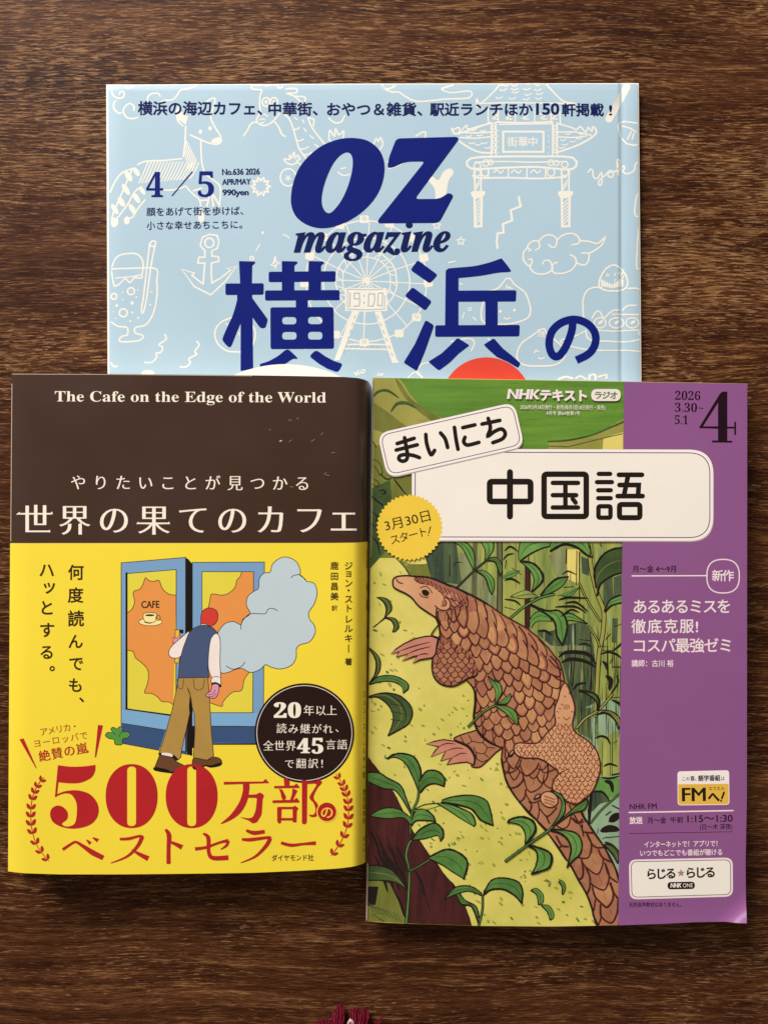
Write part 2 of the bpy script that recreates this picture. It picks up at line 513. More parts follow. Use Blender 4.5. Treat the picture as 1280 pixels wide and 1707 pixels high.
    c = mix('MIX', math_('MULTIPLY', spk, 0.7), c, lin((190, 165, 135)))
    L.new(c, p.inputs['Base Color'])
    rg = ramp(dash, (0.3, 0.62), (0.7, 0.5)); L.new(rg, p.inputs['Roughness'])
    p.inputs['Specular IOR Level'].default_value = 0.10
    b = N.new('ShaderNodeBump'); b.inputs['Strength'].default_value = 0.4; b.inputs['Distance'].default_value = 0.0005
    L.new(d, b.inputs['Height']); L.new(b.outputs[0], p.inputs['Normal'])
    return m

bm = bmesh.new()
bmesh.ops.create_cube(bm, size=1.0)
bmesh.ops.scale(bm, vec=(2.0, 1.5, 0.03), verts=bm.verts)
bmesh.ops.translate(bm, vec=(0.05, 0.02, -0.015), verts=bm.verts)
bmesh.ops.bevel(bm, geom=bm.edges[:], offset=0.003, segments=3, affect='EDGES')
me = bpy.data.meshes.new('table_top'); bm.to_mesh(me); bm.free(); me.materials.append(wood())
table = link('table_top', me); table['kind'] = 'structure'; table['label'] = 'dark brown wooden table top with pale horizontal grain'; table['category'] = 'table'
# ------------------------------------------------------------------ the pale blue magazine underneath
WHITE = mat('paper_white', (246, 242, 232), rough=0.5, var=0.02)
PAGES = pages_mat('page_edges')
PAGESW = pages_mat('page_edges_white', (246, 244, 238))
def h_mag(u, v):
    h = 4.2
    if u < 205: h -= 0.55 * ((205 - u) / 24.0) ** 2
    d = u - 1035
    if d > 0: h -= 0.75 * math.exp(-d / 9.0)
    elif d > -5: h -= 0.75 * (1 + d / 5.0)
    if u > 1056: h -= 0.35 * ((u - 1056) / 10.0) ** 2
    if v < 150: h -= 0.25 * ((150 - v) / 10.0)
    return h
mag = thing('magazine', 'pale blue magazine with white doodles lying flat underneath the two smaller books', 'magazine')
S = sorted(lsp(0, 1, 30) + [0.005, 0.01, 0.018, 0.026, 0.955, 0.9585, 0.9605, 0.9626, 0.967, 0.97, 0.974, 0.98, 0.985, 0.99, 0.995])
T = sorted(lsp(0, 1, 26) + [0.002, 0.004, 0.007, 0.009])
g = coons([(181, 142), (640, 140.5), (1062, 140)], [(1062, 140), (1066, 640), (1072, 1270)],
          [(184, 1272), (1072, 1270)], [(181, 142), (183, 640), (184, 1272)], S, T)
MBLUE = mat('cover_pale_blue', (178, 205, 222), rough=0.38, spec=0.3, var=0.02, scale=25)
slab('front_cover', g, h_mag, lambda u, v: h_mag(u, v) - 0.25, (MBLUE, WHITE), mag)
cover = bpy.data.objects['front_cover']
g2 = coons([(177.5, 141), (640, 139.3), (1064, 138.6)], [(1064, 138.6), (1068.5, 640), (1074, 1271)],
           [(181, 1273), (1074, 1271)], [(177.5, 141), (180, 640), (181, 1273)], S, T)
slab('page_block', g2, lambda u, v: h_mag(u, v) - 0.32, lambda u, v: 0.45, (WHITE, PAGESW), mag)
slab('back_cover', g2, lambda u, v: 0.40, lambda u, v: 0.05, (MBLUE, WHITE), mag)

sh = Sheet(h_mag, cuts=([184, 187, 190, 193, 197, 201, 1030, 1032, 1035, 1037, 1039, 1042, 1045, 1049, 1054, 1056, 1059, 1062], [143, 145, 148, 150]), clip=[(181.5, 142), (1061.7, 140.3), (1071, 1200), (184, 1200)])
LINE = mat('doodle_white', (243, 239, 228), rough=0.42, var=0.02)
NAVY = mat('ink_navy', (18, 32, 118), rough=0.6, spec=0.06, var=0.04)
DNAVY = mat('ink_dark_navy', (22, 32, 88), rough=0.6, spec=0.06, var=0.05)
RED = mat('ink_vermilion', (228, 74, 56), rough=0.42, var=0.03)
CLK = mat('doodle_grey', (176, 190, 196), var=0.03)

# --- white doodles
k = Ink(sh); k.share(24)
def dl(pts, w=3.4, closed=False, smooth=True):
    k.stroke(sm(pts, closed, 5) if smooth else pts, w * 0.8, LINE, closed=closed, wob=0.08)
q = Z(170, 130, .21875)
dl(q((88, 70), (75, 100), (95, 140), (140, 155), (172, 135), (165, 105), (140, 108), (135, 125)))
dl(q((180, 60), (205, 78), (240, 62)))
dl(q((105, 175), (90, 205), (100, 245), (135, 270), (150, 265)))
dl(q((245, 248), (245, 215), (215, 195), (180, 215), (165, 255), (190, 300), (235, 310), (275, 300)))
dl(q((355, 190), (350, 150), (380, 120), (430, 118), (445, 140)))
dl(q((440, 190), (480, 170), (540, 165), (575, 130), (600, 95), (660, 80), (720, 60)))
dl(q((800, 180), (830, 160), (860, 155), (860, 190), (845, 240), (830, 300), (860, 370), (905, 445), (905, 490), (870, 505), (800, 490), (720, 455), (675, 435)))
dl(q((640, 365), (635, 480), (622, 600)))
dl(q((575, 310), (585, 335), (620, 365)))
dl(q((590, 215), (570, 260), (575, 310)))
dl(q((755, 480), (758, 590), (770, 680), (800, 740), (890, 810), (905, 870), (895, 985)))
dl(q((275, 660), (340, 635), (480, 628), (610, 615)))
for i in range(17):
    a = 300 + i * 24
    dl(q((a + 55, 640 + (6 if i > 11 else 0)), (a + 20, 720), (a - 15, 800 - i * 2)), 2.7)
for i in range(9):
    dl(q((650 + i * 9, 480 + i * 18), (638 + i * 7, 520 + i * 22), (625 + i * 5, 560 + i * 22)), 2.4)
for i in range(6): dl(q((585 + i * 13, 245 + i * 10), (580 + i * 11, 310 + i * 7)), 4.0)
dl(q((390, 850), (480, 855), (560, 850), (640, 825)))
dl(q((645, 830), (690, 880), (745, 930), (755, 1000), (760, 1090)))
for pts in (((700, 860), (760, 840)), ((745, 935), (800, 930)), ((820, 900), (800, 980)), ((840, 890), (850, 980)), ((850, 890), (890, 960))): dl(q(*pts), 4)
k.fill(sm(q((735, 1030), (760, 1020), (780, 1050), (775, 1090), (745, 1100)), True), LINE)
for c in ((752, 410), (825, 384)): k.fill([(170 + (c[0] + x * 14) * .21875, 130 + (c[1] + y * 17) * .21875) for x, y in ell(0, 0, 1, 1, 12)], LINE)
k.fill(sm(q((835, 490), (850, 465), (890, 450), (903, 470), (895, 495)), True), LINE)
dl(q((240, 690), (160, 720), (105, 785), (65, 870)))
dl(q((235, 690), (175, 830), (110, 980), (80, 1060), (80, 1120), (100, 1130), (118, 1110), (120, 1060)))
dl(q((300, 830), (250, 870), (200, 960), (130, 1055)))
dl(q((330, 930), (280, 990), (235, 1060), (210, 1070), (180, 1090)))
for a in ((205, 750, 45, 22), (185, 850, 50, 20), (150, 945, 42, 22), (100, 1000, 45, 18), (265, 915, 45, 20), (235, 1000, 46, 20), (265, 715, 40, 18), (310, 860, 36, 16)):
    k.fill(ell(170 + a[0] * .21875, 130 + a[1] * .21875, a[2] * .21875, a[3] * .21875, 14, 1.0), LINE)
k.fill(ell(191, 370, 5, 7.5, 16), LINE); k.fill(ell(212, 367.5, 5, 7, 16), LINE)
st = []
for i in range(20):
    a = i * math.pi / 10; r = 15.5 if i % 2 == 0 else 10
    st.append((435 + r * math.cos(a), 311 + r * math.sin(a)))
k.stroke(st, 3.6, LINE, closed=True)
# dragon
q = Z(400, 130, .125)
dl(q((300, 95), (170, 95), (160, 135), (190, 155), (290, 165), (270, 240), (265, 360), (280, 460)))
dl(q((330, 85), (350, 105), (400, 95), (440, 90), (500, 95), (520, 130), (560, 125), (575, 90)))
dl(q((620, 145), (730, 140), (765, 165), (740, 200), (620, 205), (720, 240), (820, 325)))
dl(q((740, 245), (850, 250), (875, 280), (850, 340)))
for cx in (350, 455): dl([(400 + (cx + x) * .125, 130 + (320 + y) * .125) for x, y in ell(0, 0, 50, 58, 16)], 3.2, True); k.fill(ell(400 + cx * .125, 170, 2.6, 3, 12), LINE)
dl(q((275, 470), (225, 545), (240, 600), (320, 635), (400, 610), (460, 560), (500, 510), (530, 470)))
dl(q((225, 585), (150, 610), (100, 700), (50, 770)))
dl(q((465, 585), (520, 660), (560, 750), (605, 780)))
dl(q((290, 500), (320, 480), (370, 510)), 2.6); dl(q((260, 560), (300, 545), (335, 560)), 2.6); dl(q((280, 600), (325, 595)), 2.6)
dl(q((600, 490), (660, 550), (710, 670), (760, 850), (800, 960), (890, 1080)))
dl(q((910, 530), (950, 640), (1040, 770), (1130, 880)))
dl(q((930, 535), (985, 555), (980, 640)))
for a in ((720, 685, 795, 660), (765, 835, 850, 815), (800, 945, 915, 915), (855, 1020, 960, 990)):
    dl(q((a[0], a[1]), ((a[0] + a[2]) / 2 + 5, a[1]), (a[2], a[3])), 3)
for a in ((730, 530, 765, 555), (835, 560, 855, 600), (850, 670, 885, 715), (935, 770, 980, 805), (1000, 885, 1045, 920)): dl(q((a[0], a[1]), (a[2], a[3])), 2.8)
def claw(f, *p): dl(f(*p), 3.2)
claw(q, (840, 1175), (760, 1110), (800, 1080), (770, 1030), (740, 1075), (720, 990), (690, 1070), (655, 1005), (665, 1085), (590, 1080), (620, 1130), (690, 1155), (760, 1130))
q2 = Z(160, 120, .375)
claw(q2, (1035, 300), (1040, 260), (1060, 285), (1065, 252), (1080, 280), (1100, 262), (1095, 300), (1060, 315), (1035, 300))
claw(q2, (1235, 320), (1245, 295), (1255, 310), (1265, 292), (1275, 320), (1262, 345))
dl([(400 + x * .125, 130 + y * .125) for x, y in ell(645, 1325, 105, 115, 18)], 3.2, True)
for a in range(5): dl([(480.5, 297), (480.5 + 5 * math.cos(a * 1.257 + .3), 297 + 5 * math.sin(a * 1.257 + .3))], 2.4, smooth=False)
dl(q2((1035, 205), (1060, 225), (1090, 222), (1105, 195)))
dl(q2((1075, 445), (1100, 460), (1130, 455)), 3); dl(q2((1090, 430), (1110, 425)), 2.6)
# top cloud / fins by the masthead
q = Z(620, 120, .375)
dl(q((45, 62), (60, 50), (90, 55), (105, 60), (75, 75), (50, 72), (85, 88), (120, 90), (150, 110), (195, 130), (260, 128), (330, 120), (430, 115), (435, 85), (350, 92), (310, 75), (355, 60), (370, 48)))
dl(q((195, 285), (220, 270), (238, 268), (235, 295)))
dl(q((68, 400), (110, 385), (190, 360)), 3)
dl(q((75, 430), (120, 415), (150, 395)), 3)
k.fill(sm(q((250, 480), (268, 465), (295, 480), (320, 440), (350, 430), (362, 450), (340, 485), (330, 545), (325, 575), (285, 575), (278, 520)), True), LINE)
# chinatown gate
q = Z(740, 130, .2578)
dl(q((365, 35), (320, 90), (235, 165), (210, 130), (215, 185), (245, 195)))
dl(q((655, 35), (700, 85), (770, 150), (845, 165), (835, 185)))
dl(q((240, 165), (420, 160), (600, 162), (830, 165)), 3)
for x, y in ((375, 40), (400, 45), (455, 45), (545, 35), (605, 40), (380, 75), (455, 70), (460, 90), (535, 70), (540, 105), (605, 75), (615, 100), (355, 125), (440, 130), (530, 135), (610, 130)):
    dl(q((x - 20, y), (x, y + 8), (x + 22, y - 4)), 2.6)
dl(q((285, 200), (290, 290), (350, 285)), 3); dl(q((745, 190), (752, 300)), 3)
for x in (350, 460, 585, 690): dl(q((x, 195), (x, 280)), 2.6)
for x in (330, 415, 525, 640, 710): dl(q((x - 22, 235), (x + 18, 240), (x - 15, 262), (x + 22, 266)), 3)
dl(q((345, 285), (520, 290), (700, 283)), 4); dl(q((355, 300), (700, 296)), 3)
dl(q((50, 325), (70, 360), (140, 345), (300, 290)), 4); dl(q((95, 350), (200, 355), (300, 350)), 3.4)
dl(q((60, 335), (95, 320), (105, 345), (145, 305), (155, 330), (230, 310), (300, 295)), 3)
dl(q((100, 385), (200, 390), (300, 380)), 3); dl(q((100, 410), (160, 450), (230, 480), (300, 485)), 4)
dl(q((980, 330), (960, 315), (955, 345), (930, 320), (915, 350), (880, 315), (855, 335), (820, 320), (735, 295)), 3.4)
dl(q((980, 330), (980, 360), (930, 400), (850, 440), (735, 480)), 4); dl(q((735, 350), (850, 350), (950, 370)), 3); dl(q((735, 380), (830, 385), (920, 375)), 3)
for x, y in ((160, 375), (230, 370), (180, 420), (220, 430), (260, 420), (280, 450), (250, 340), (190, 335), (770, 400), (830, 410), (780, 430), (870, 390), (800, 360), (890, 360), (760, 450)):
    dl(q((x - 18, y), (x, y + 5), (x + 18, y - 3)), 2.4)
for x in (305, 335, 700, 730): dl(q((x, 290), (x + 2, 400), (x, 510)), 3.2)
for y in range(320, 510, 38):
    for x in (320, 716): dl([(740 + (x + a) * .2578, 130 + (y + b) * .2578) for a, b in ell(0, 0, 9, 14, 10)], 2.4, True)
k.stroke(rect(740 + 382 * .2578, 130 + 347 * .2578, 740 + 642 * .2578, 130 + 478 * .2578), 3.6, LINE, closed=True)
for y in range(340, 500, 36):
    for x in (352, 675): k.fill(ell(740 + x * .2578, 130 + y * .2578, 1.2, 1.2, 8), LINE)
for c, cx in (('街', 441), ('華', 510), ('中', 574)): k.put(c, 740 + cx * .2578, 130 + 412 * .2578, 17.5, LINE, 0.014)
k.stroke(sm(q((172, 520), (400, 508), (600, 508), (830, 515), (828, 590), (600, 575), (400, 580), (175, 585)), True, 3), 3.6, LINE, closed=True)
dl(q((200, 545), (400, 540), (560, 545), (790, 540)), 3); dl(q((200, 610), (205, 645), (400, 645), (600, 650), (790, 640)), 4)
for x in (285, 415, 535, 655): dl(q((x, 585), (x, 645)), 2.8)
for x in (350, 465, 590): dl(q((x - 30, 612), (x - 10, 595), (x + 12, 615), (x + 32, 600)), 3)
for cx, cy, r in ((265, 610, 25), (690, 610, 25), (215, 570, 22), (270, 550, 20), (215, 615, 20), (780, 560, 20), (690, 548, 18), (725, 550, 16), (780, 610, 22), (300, 545, 15)):
    dl([(740 + (cx + x) * .2578, 130 + (cy + y) * .2578) for x, y in ell(0, 0, r, r, 12)], 2.8, True)
for a, b in ((195, 240), (758, 808)):
    dl(q((a, 590), (a + 5, 730)), 3.6); dl(q((b, 590), (b - 2, 730)), 3.6)
    k.fill(sm(q((a - 22, 738), (a + 20, 730), (b + 25, 735), (b + 8, 770), (a - 2, 778)), True), LINE)
    k.stroke(q((a + 2, 775), (a + 5, 960), (b, 958), (b + 3, 775)), 4.2, LINE)
    for i in range(7): dl(q((a + 10, 815 + i * 22), (b - 8, 785 + i * 22)), 2.6)
    for i in range(2): dl(q((a + 12, 700 + i * 20), (b - 12, 660 + i * 20)), 2.4)
dl(q((482, 770), (495, 830), (430, 855), (440, 920), (380, 945), (385, 1000), (345, 1005), (340, 1060), (345, 1100)), 4.4, smooth=False)
k.stroke(q((1180, 58), (1065, 265)), 12.5, LINE)
dl(q((1180, 425), (1140, 380), (1125, 310), (1150, 285), (1200, 285), (1255, 295))); dl(q((1180, 425), (1230, 435), (1262, 425)))
dl(q((1145, 310), (1200, 325), (1240, 350)), 3); dl(q((1210, 345), (1185, 395)), 3); dl(q((1225, 360), (1215, 395)), 3)
dl(q((930, 610), (945, 590), (960, 600), (965, 640), (990, 650), (1015, 610), (1020, 650), (1015, 690), (1000, 690), (1000, 665), (1040, 630), (1070, 600), (1095, 610), (1085, 640), (1065, 640), (1060, 615), (1110, 600), (1135, 540), (1120, 530), (1118, 580), (1125, 630), (1130, 595), (1160, 570), (1165, 590), (1150, 600), (1180, 620), (1225, 600), (1235, 560), (1250, 545)), 3.2)
dl(q((1255, 745), (1240, 780), (1230, 860), (1240, 895), (1265, 890)), 3)
# drink
q = Z(170, 380, .1953)
dl(q((85, 350), (250, 345), (460, 348), (470, 450), (472, 560), (455, 680), (420, 770), (370, 830), (290, 850), (285, 895), (345, 915), (350, 940), (300, 965), (180, 972), (150, 955), (175, 925), (220, 910), (215, 850), (140, 840), (85, 805)))
dl(q((88, 330), (120, 260), (180, 225), (290, 220), (340, 260), (355, 320), (345, 400)))
dl(q((85, 370), (95, 440), (110, 495), (150, 480), (200, 435), (240, 465), (280, 425), (330, 430), (350, 415)))
dl(q((120, 428), (260, 415), (340, 400)), 3)
dl(q((410, 130), (390, 300), (360, 560), (340, 705), (360, 710), (390, 560), (420, 330), (455, 150), (460, 118), (425, 115), (412, 150), (450, 160)))
for cx, cy, r in ((250, 540, 30), (185, 725, 34), (105, 585, 25)): dl([(170 + (cx + x) * .1953, 380 + (cy + y) * .1953) for x, y in ell(0, 0, r, r, 9)], 3.6, True)
for cx, cy, r in ((260, 640, 14), (130, 662, 12), (180, 550, 7), (295, 590, 8), (180, 610, 7), (262, 722, 9), (245, 795, 9), (312, 768, 9), (425, 545, 8), (415, 655, 8), (100, 715, 5), (120, 770, 6), (310, 530, 6)):
    k.fill(ell(170 + cx * .1953, 380 + cy * .1953, r * .2, r * .22, 9), LINE)
# anchor
dl(q((865, 480), (880, 300), (820, 300), (830, 250), (880, 250), (880, 195), (840, 150), (860, 80), (920, 55), (985, 65), (1000, 120), (985, 175), (940, 195), (940, 240), (995, 245), (1000, 285), (935, 300), (935, 400), (940, 470), (1010, 430), (1100, 360), (1065, 345), (1150, 328), (1060, 450), (930, 572), (790, 500), (680, 350), (790, 385), (770, 405), (865, 480)), smooth=False)
dl([(170 + (918 + x) * .1953, 380 + (127 + y) * .1953) for x, y in ell(0, 0, 38, 40, 14)], 3.4, True)
dl(q((540, 910), (550, 950), (490, 995), (520, 1020), (505, 1060), (465, 1070), (470, 1100), (430, 1145), (370, 1148)))
dl(q((810, 970), (832, 1000), (795, 1050), (808, 1080), (745, 1115), (755, 1150), (720, 1185), (670, 1185)))
dl(q((1105, 765), (1010, 810), (965, 890), (985, 980), (1050, 1040), (1120, 1057), (1260, 1040), (1310, 900), (1250, 800), (1105, 765)))
dl(q((1060, 815), (1075, 830)), 2.6); dl(q((1165, 890), (1175, 915)), 2.6)
dl(q((80, 1150), (100, 1180), (135, 1182)))
k.fill(ell(170 + 395 * .1953, 380 + 1238 * .1953, 11, 5, 14), LINE)
# sparkles
q = Z(360, 420, .171875)
dl(q((575, 45), (580, 95), (625, 105), (585, 120), (580, 170), (570, 135), (530, 125), (560, 110), (575, 45)), 3, smooth=False)
dl([(360 + (350 + x) * .1719, 420 + (60 + y) * .1719) for x, y in ell(0, 0, 17, 17, 9)], 2.8, True)
dl(q((210, 140), (110, 150), (90, 200), (-5, 265)), 0.1)
k.fill(ell(438, 388, 2.3, 2.6, 9), LINE); dl([(472, 391), (479, 394), (482, 397)], 2.6); dl([(427, 418), (433, 408)], 2.6); dl([(508, 582), (515, 573)], 2.6)
for cx, cy in ((768, 402), (728, 376)):
    st = []
    for i in range(10):
        a = i * math.pi / 5 - 1.57; r = 7.5 if i % 2 == 0 else 3.2
        st.append((cx + r * math.cos(a), cy + r * math.sin(a)))
    k.stroke(st, 2.4, LINE, closed=True)
# ferris wheel
wx, wy = 610.8, 468.5
for r, w in ((40, 2.2), (51, 2.8), (72, 2.8), (101, 2.8)):
    dl([(wx + (r + random.uniform(-.8, .8)) * math.cos(a), wy + (r + random.uniform(-.8, .8)) * math.sin(a)) for a in [i * math.tau / 30 for i in range(30)]], w, True)
for i in range(16):
    a = i * math.tau / 16 + 0.05
    b = a + random.uniform(-.05, .05)
    dl([(wx + 5 * math.cos(a), wy + 5 * math.sin(a)), (wx + 50 * math.cos(b), wy + 50 * math.sin(b)), (wx + 99 * math.cos(a), wy + 99 * math.sin(a))], 2.2)
for i in range(20):
    a = i * math.tau / 20
    dl([(wx + 40 * math.cos(a), wy + 40 * math.sin(a)), (wx + 51 * math.cos(a + .16), wy + 51 * math.sin(a + .16))], 2.2, smooth=False)
for a in (-92, -68, -45, -115, -135, -156, -22, 2, 36, 58, 92, 120, 150, 178):
    r = math.radians(a); cx, cy = wx + 103 * math.cos(r), wy + 103 * math.sin(r)
    k.fill(rot(rect(cx - 7.5, cy - 6.5, cx + 7.5, cy + 6.5, 3), cx, cy, random.uniform(-15, 15)), LINE)
    if a in (-92, 36, 92): k.stroke(ell(cx, cy - 1.5, 3, 2.6, 10), 1.3, CLK, closed=True)
k.fill(ell(wx, wy, 6, 6, 14), LINE)
q = Z(560, 420, .15625)
k.single()
k.fill(q((95, 385), (540, 385), (545, 632), (100, 630)), LINE)
k.fill(q((170, 630), (255, 630), (40, 1150), (-20, 1160)), LINE); k.fill(q((410, 635), (480, 635), (650, 1150), (675, 1180), (600, 1185)), LINE)
k.share(20)
dl(q((110, 990), (300, 985), (550, 990)), 3.4); dl(q((105, 1030), (300, 1035), (560, 1042)), 3.4)
dl(q((305, 640), (300, 850)), 2.6)
k.single(); k.share(12)
for p in (((120, 398), (250, 402), (380, 404), (500, 395)), ((125, 400), (122, 590)), ((120, 610), (330, 618), (520, 608)), ((520, 470), (516, 600))): k.stroke(q(*p), 1.5, CLK)
for p in (((150, 440), (148, 585)), ((195, 440), (250, 440), (252, 500), (195, 500), (195, 445)), ((255, 510), (248, 575), (195, 580)), ((298, 460), (300, 475)), ((300, 535), (298, 550)),
          ((350, 450), (345, 575), (395, 580), (412, 520), (412, 450), (355, 445)), ((450, 445), (445, 570), (490, 575), (500, 440), (460, 437))):
    k.stroke(q(*p), 1.9, CLK)
for i in range(6):
    k.stroke(q((205 - i * 22, 680 + i * 75), (195 - i * 22, 710 + i * 75)), 1.5, CLK); k.stroke(q((440 + i * 30, 680 + i * 80), (455 + i * 30, 710 + i * 80)), 1.5, CLK)
    k.stroke(q((150 + i * 55, 1022), (175 + i * 55, 1005)), 1.5, CLK)
k.single(); k.share(40)
# cloud, dumplings, cake
q = Z(820, 380, .203125)
dl(q((300, 190), (320, 180), (290, 160), (310, 125), (350, 105), (385, 120), (385, 165), (355, 180)))
dl(q((385, 105), (430, 65), (490, 60), (530, 95), (520, 150), (490, 160), (465, 135)))
dl(q((530, 100), (580, 60), (655, 45), (710, 80), (710, 125), (655, 138)))
dl(q((715, 105), (790, 110), (860, 128), (900, 100), (928, 72), (905, 130), (870, 165), (800, 205), (735, 205)))
dl(q((795, 210), (790, 270), (755, 305), (695, 290)))
dl(q((640, 220), (680, 245), (688, 295), (650, 345), (590, 370), (510, 370), (490, 325), (510, 290), (535, 285)))
dl(q((415, 295), (430, 270), (470, 270), (490, 310), (490, 345), (430, 378), (350, 370), (310, 320), (330, 280), (320, 255), (300, 260)))
dl(q((290, 165), (258, 200), (258, 260), (290, 305), (320, 310)))
dl(q((-40, 520), (40, 500), (90, 450), (115, 418), (150, 420), (190, 470), (270, 530), (305, 620), (315, 680), (290, 740), (200, 775), (100, 790), (-60, 780), (-90, 700), (-70, 600), (-40, 520)))
for p in (((120, 470), (115, 500)), ((130, 480), (140, 500)), ((140, 485), (165, 500))): dl(q(*p), 2.6)
for c in ((68, 685), (183, 675), ): k.fill(ell(820 + c[0] * .203, 380 + c[1] * .203, 2.6, 2.6, 10), LINE)
dl(q((100, 740), (125, 748), (148, 738)), 2.8)
dl(q((380, 840), (430, 830), (450, 870), (540, 940), (600, 1010), (580, 1080), (510, 1125), (400, 1133), (290, 1130), (220, 1100), (205, 1030), (240, 950), (320, 890), (385, 845)))
for p in (((400, 850), (375, 890)), ((410, 860), (400, 895)), ((420, 850), (425, 895))): dl(q(*p), 2.4)
dl(q((345, 1025), (360, 1005), (380, 1015)), 3); dl(q((380, 1068), (405, 1075), (425, 1065)), 3)
dl(q((750, 740), (745, 600), (775, 520), (830, 490), (900, 490))); dl(q((1110, 497), (1190, 497), (1222, 525)))
dl(q((880, 490), (880, 430), (930, 340), (1000, 305), (1060, 340), (1105, 410), (1105, 480), (1050, 515), (940, 515), (880, 490)), 3.6)
for i in range(9): dl(q((905 + i * 20, 490 - abs(4 - i) * 4), (900 + i * 21, 470 - abs(4 - i) * 10)), 4.5)
for i in range(14):
    x, y = 930 + random.random() * 140, 360 + random.random() * 110; dl(q((x, y), (x + 12, y - 22)), 2.2)
dl(q((820, 740), (850, 690), (885, 690), (915, 740), (960, 700), (1000, 675), (1040, 675))); dl(q((1070, 675), (1110, 640), (1180, 635))); dl(q((985, 710), (1200, 712)), 3)
for cx, rx in ((885, 48), (1020, 60), (1150, 52)): dl([(820 + (cx + x) * .203, 380 + (780 + y) * .203) for x, y in ell(0, 0, rx, 42, 12)], 3, True); k.fill(ell(820 + (cx + 5) * .203, 380 + 775 * .203, 5, 2.6, 10, -.6), LINE)
dl(q((770, 850), (780, 900), (830, 925), (950, 930), (1100, 935), (1215, 915))); dl(q((770, 840), (690, 885), (560, 930), (700, 985), (880, 1005), (1100, 1005), (1220, 1015)), 3)
dl(q((870, 840), (1000, 848), (1190, 838)), 3); dl(q((1215, 830), (1200, 860), (1222, 900)), 3)
dl(q((1200, 5), (1190, 150), (1185, 325), (1220, 325)), 3)
q = Z(620, 360, .375)
dl(q((830, 725), (860, 715), (890, 722)), 5); dl(q((905, 722), (925, 712), (950, 725)), 4); dl(q((965, 725), (968, 708), (990, 706), (992, 725)), 5); dl(q((1005, 715), (1040, 706), (1040, 722)), 4)
dl(q((200, 690), (230, 655), (330, 650)), 3); dl(q((160, 720), (190, 695), (225, 720), (200, 690)), 3); dl(q((350, 560), (430, 545), (455, 565), (440, 600)), 3); dl(q((515, 545), (560, 590)), 3)
dl(q((340, 208), (372, 202)), 3); dl(q((390, 300), (400, 305)), 3); dl(q((402, 455), (410, 430)), 2.6); dl(q((450, 450), (462, 465)), 2.6); dl([(620 + (435 + x) * .375, 360 + (415 + y) * .375) for x, y in ell(0, 0, 7, 7, 9)], 2.2, True)
q = Z(560, 420, .15625)
for p in (((200, 1290), (225, 1315)), ((245, 1268), (228, 1280), (240, 1300), (262, 1290)), ((290, 1255), (270, 1275), (290, 1295), (312, 1265), (290, 1255)), ((455, 1290), (445, 1320)), ((480, 1300), (470, 1320), (505, 1300))): dl(q(*p), 2.6)
k.make('doodles', cover)

# --- small print
k = Ink(sh)
k.fit('横浜の海辺カフェ、', 230, 189.5, 438, 190, 24.5, DNAVY, 0.026)
k.fit('中華街、', 447.5, 190.5, 530, 190.5, 23.5, DNAVY, 0.026)
k.fit('おやつ＆雑貨、', 545, 191, 704, 191, 23.5, DNAVY, 0.026)
k.fit('駅近ランチほか', 716, 191, 888, 191, 23, DNAVY, 0.026)
k.fit('150', 893, 190.5, 932, 190.5, 26, DNAVY, 0.03)
k.fit('軒掲載', 936, 191.5, 1006, 191.5, 22.5, DNAVY, 0.026)
k.fit('!', 1014.5, 192, 1020, 192, 24, DNAVY, 0.012)
k.make('strapline', cover)
k = Ink(sh)
k.put(serif('4'), 0, 0, 1, NAVY, 0.006, 0.0, box=(244, 286.5, 272.5, 328.5))
k.stroke([(287, 326.5), (321, 286)], 1.9, NAVY, flat=True)
k.put(serif('5'), 0, 0, 1, NAVY, 0.006, 0.0, box=(330, 285.5, 357, 328.5))
k.fit('No.636 2026', 370.5, 291.5, 433.5, 290.5, 14.2, DNAVY, 0.042, 0.016)
k.fit('APR/MAY', 370.5, 308, 418.5, 307, 13.5, DNAVY, 0.042, 0.016)
k.fit('990yen', 371, 325.5, 415, 325, 13.8, DNAVY, 0.042, 0.016)
k.row('顔をあげて街を歩けば、', 252, 353, 408, 351, 15.5, DNAVY, 0.010)
k.row('小さな幸せあちこちに。', 252, 376, 406, 374, 15, DNAVY, 0.010)
k.make('issue_date', cover)

# --- masthead
k = Ink(sh)
q = Z(470, 220, .25)
k.fill([sm(q((60, 440), (75, 340), (115, 240), (180, 160), (270, 90), (380, 48), (480, 40), (570, 58), (640, 110), (675, 175), (684, 250), (672, 330), (640, 410), (590, 480), (520, 545), (430, 600), (330, 635), (240, 640), (160, 615), (100, 570), (68, 510)), True),
        sm(q((265, 450), (275, 380), (300, 300), (340, 215), (385, 160), (430, 136), (460, 150), (472, 195), (465, 270), (440, 360), (405, 440), (365, 500), (325, 538), (295, 535), (272, 500)), True)], NAVY)
zz = q((762, 43), (1192, 31), (886, 447), (1050, 446), (1112, 404), (1145, 424), (1048, 606), (622, 610), (952, 196), (822, 198), (742, 236), (702, 240), (712, 172))
k.fill(rnd(zz, [x * .25 for x in (28, 45, 28, 70, 30, 22, 30, 45, 26, 60, 40, 40, 30)], 6), NAVY)
k.fit(serif('magazine', MBI), 489.5, 420.5, 751, 418.5, 71, DNAVY, 0.022, 0.010)
k.make('masthead', cover)

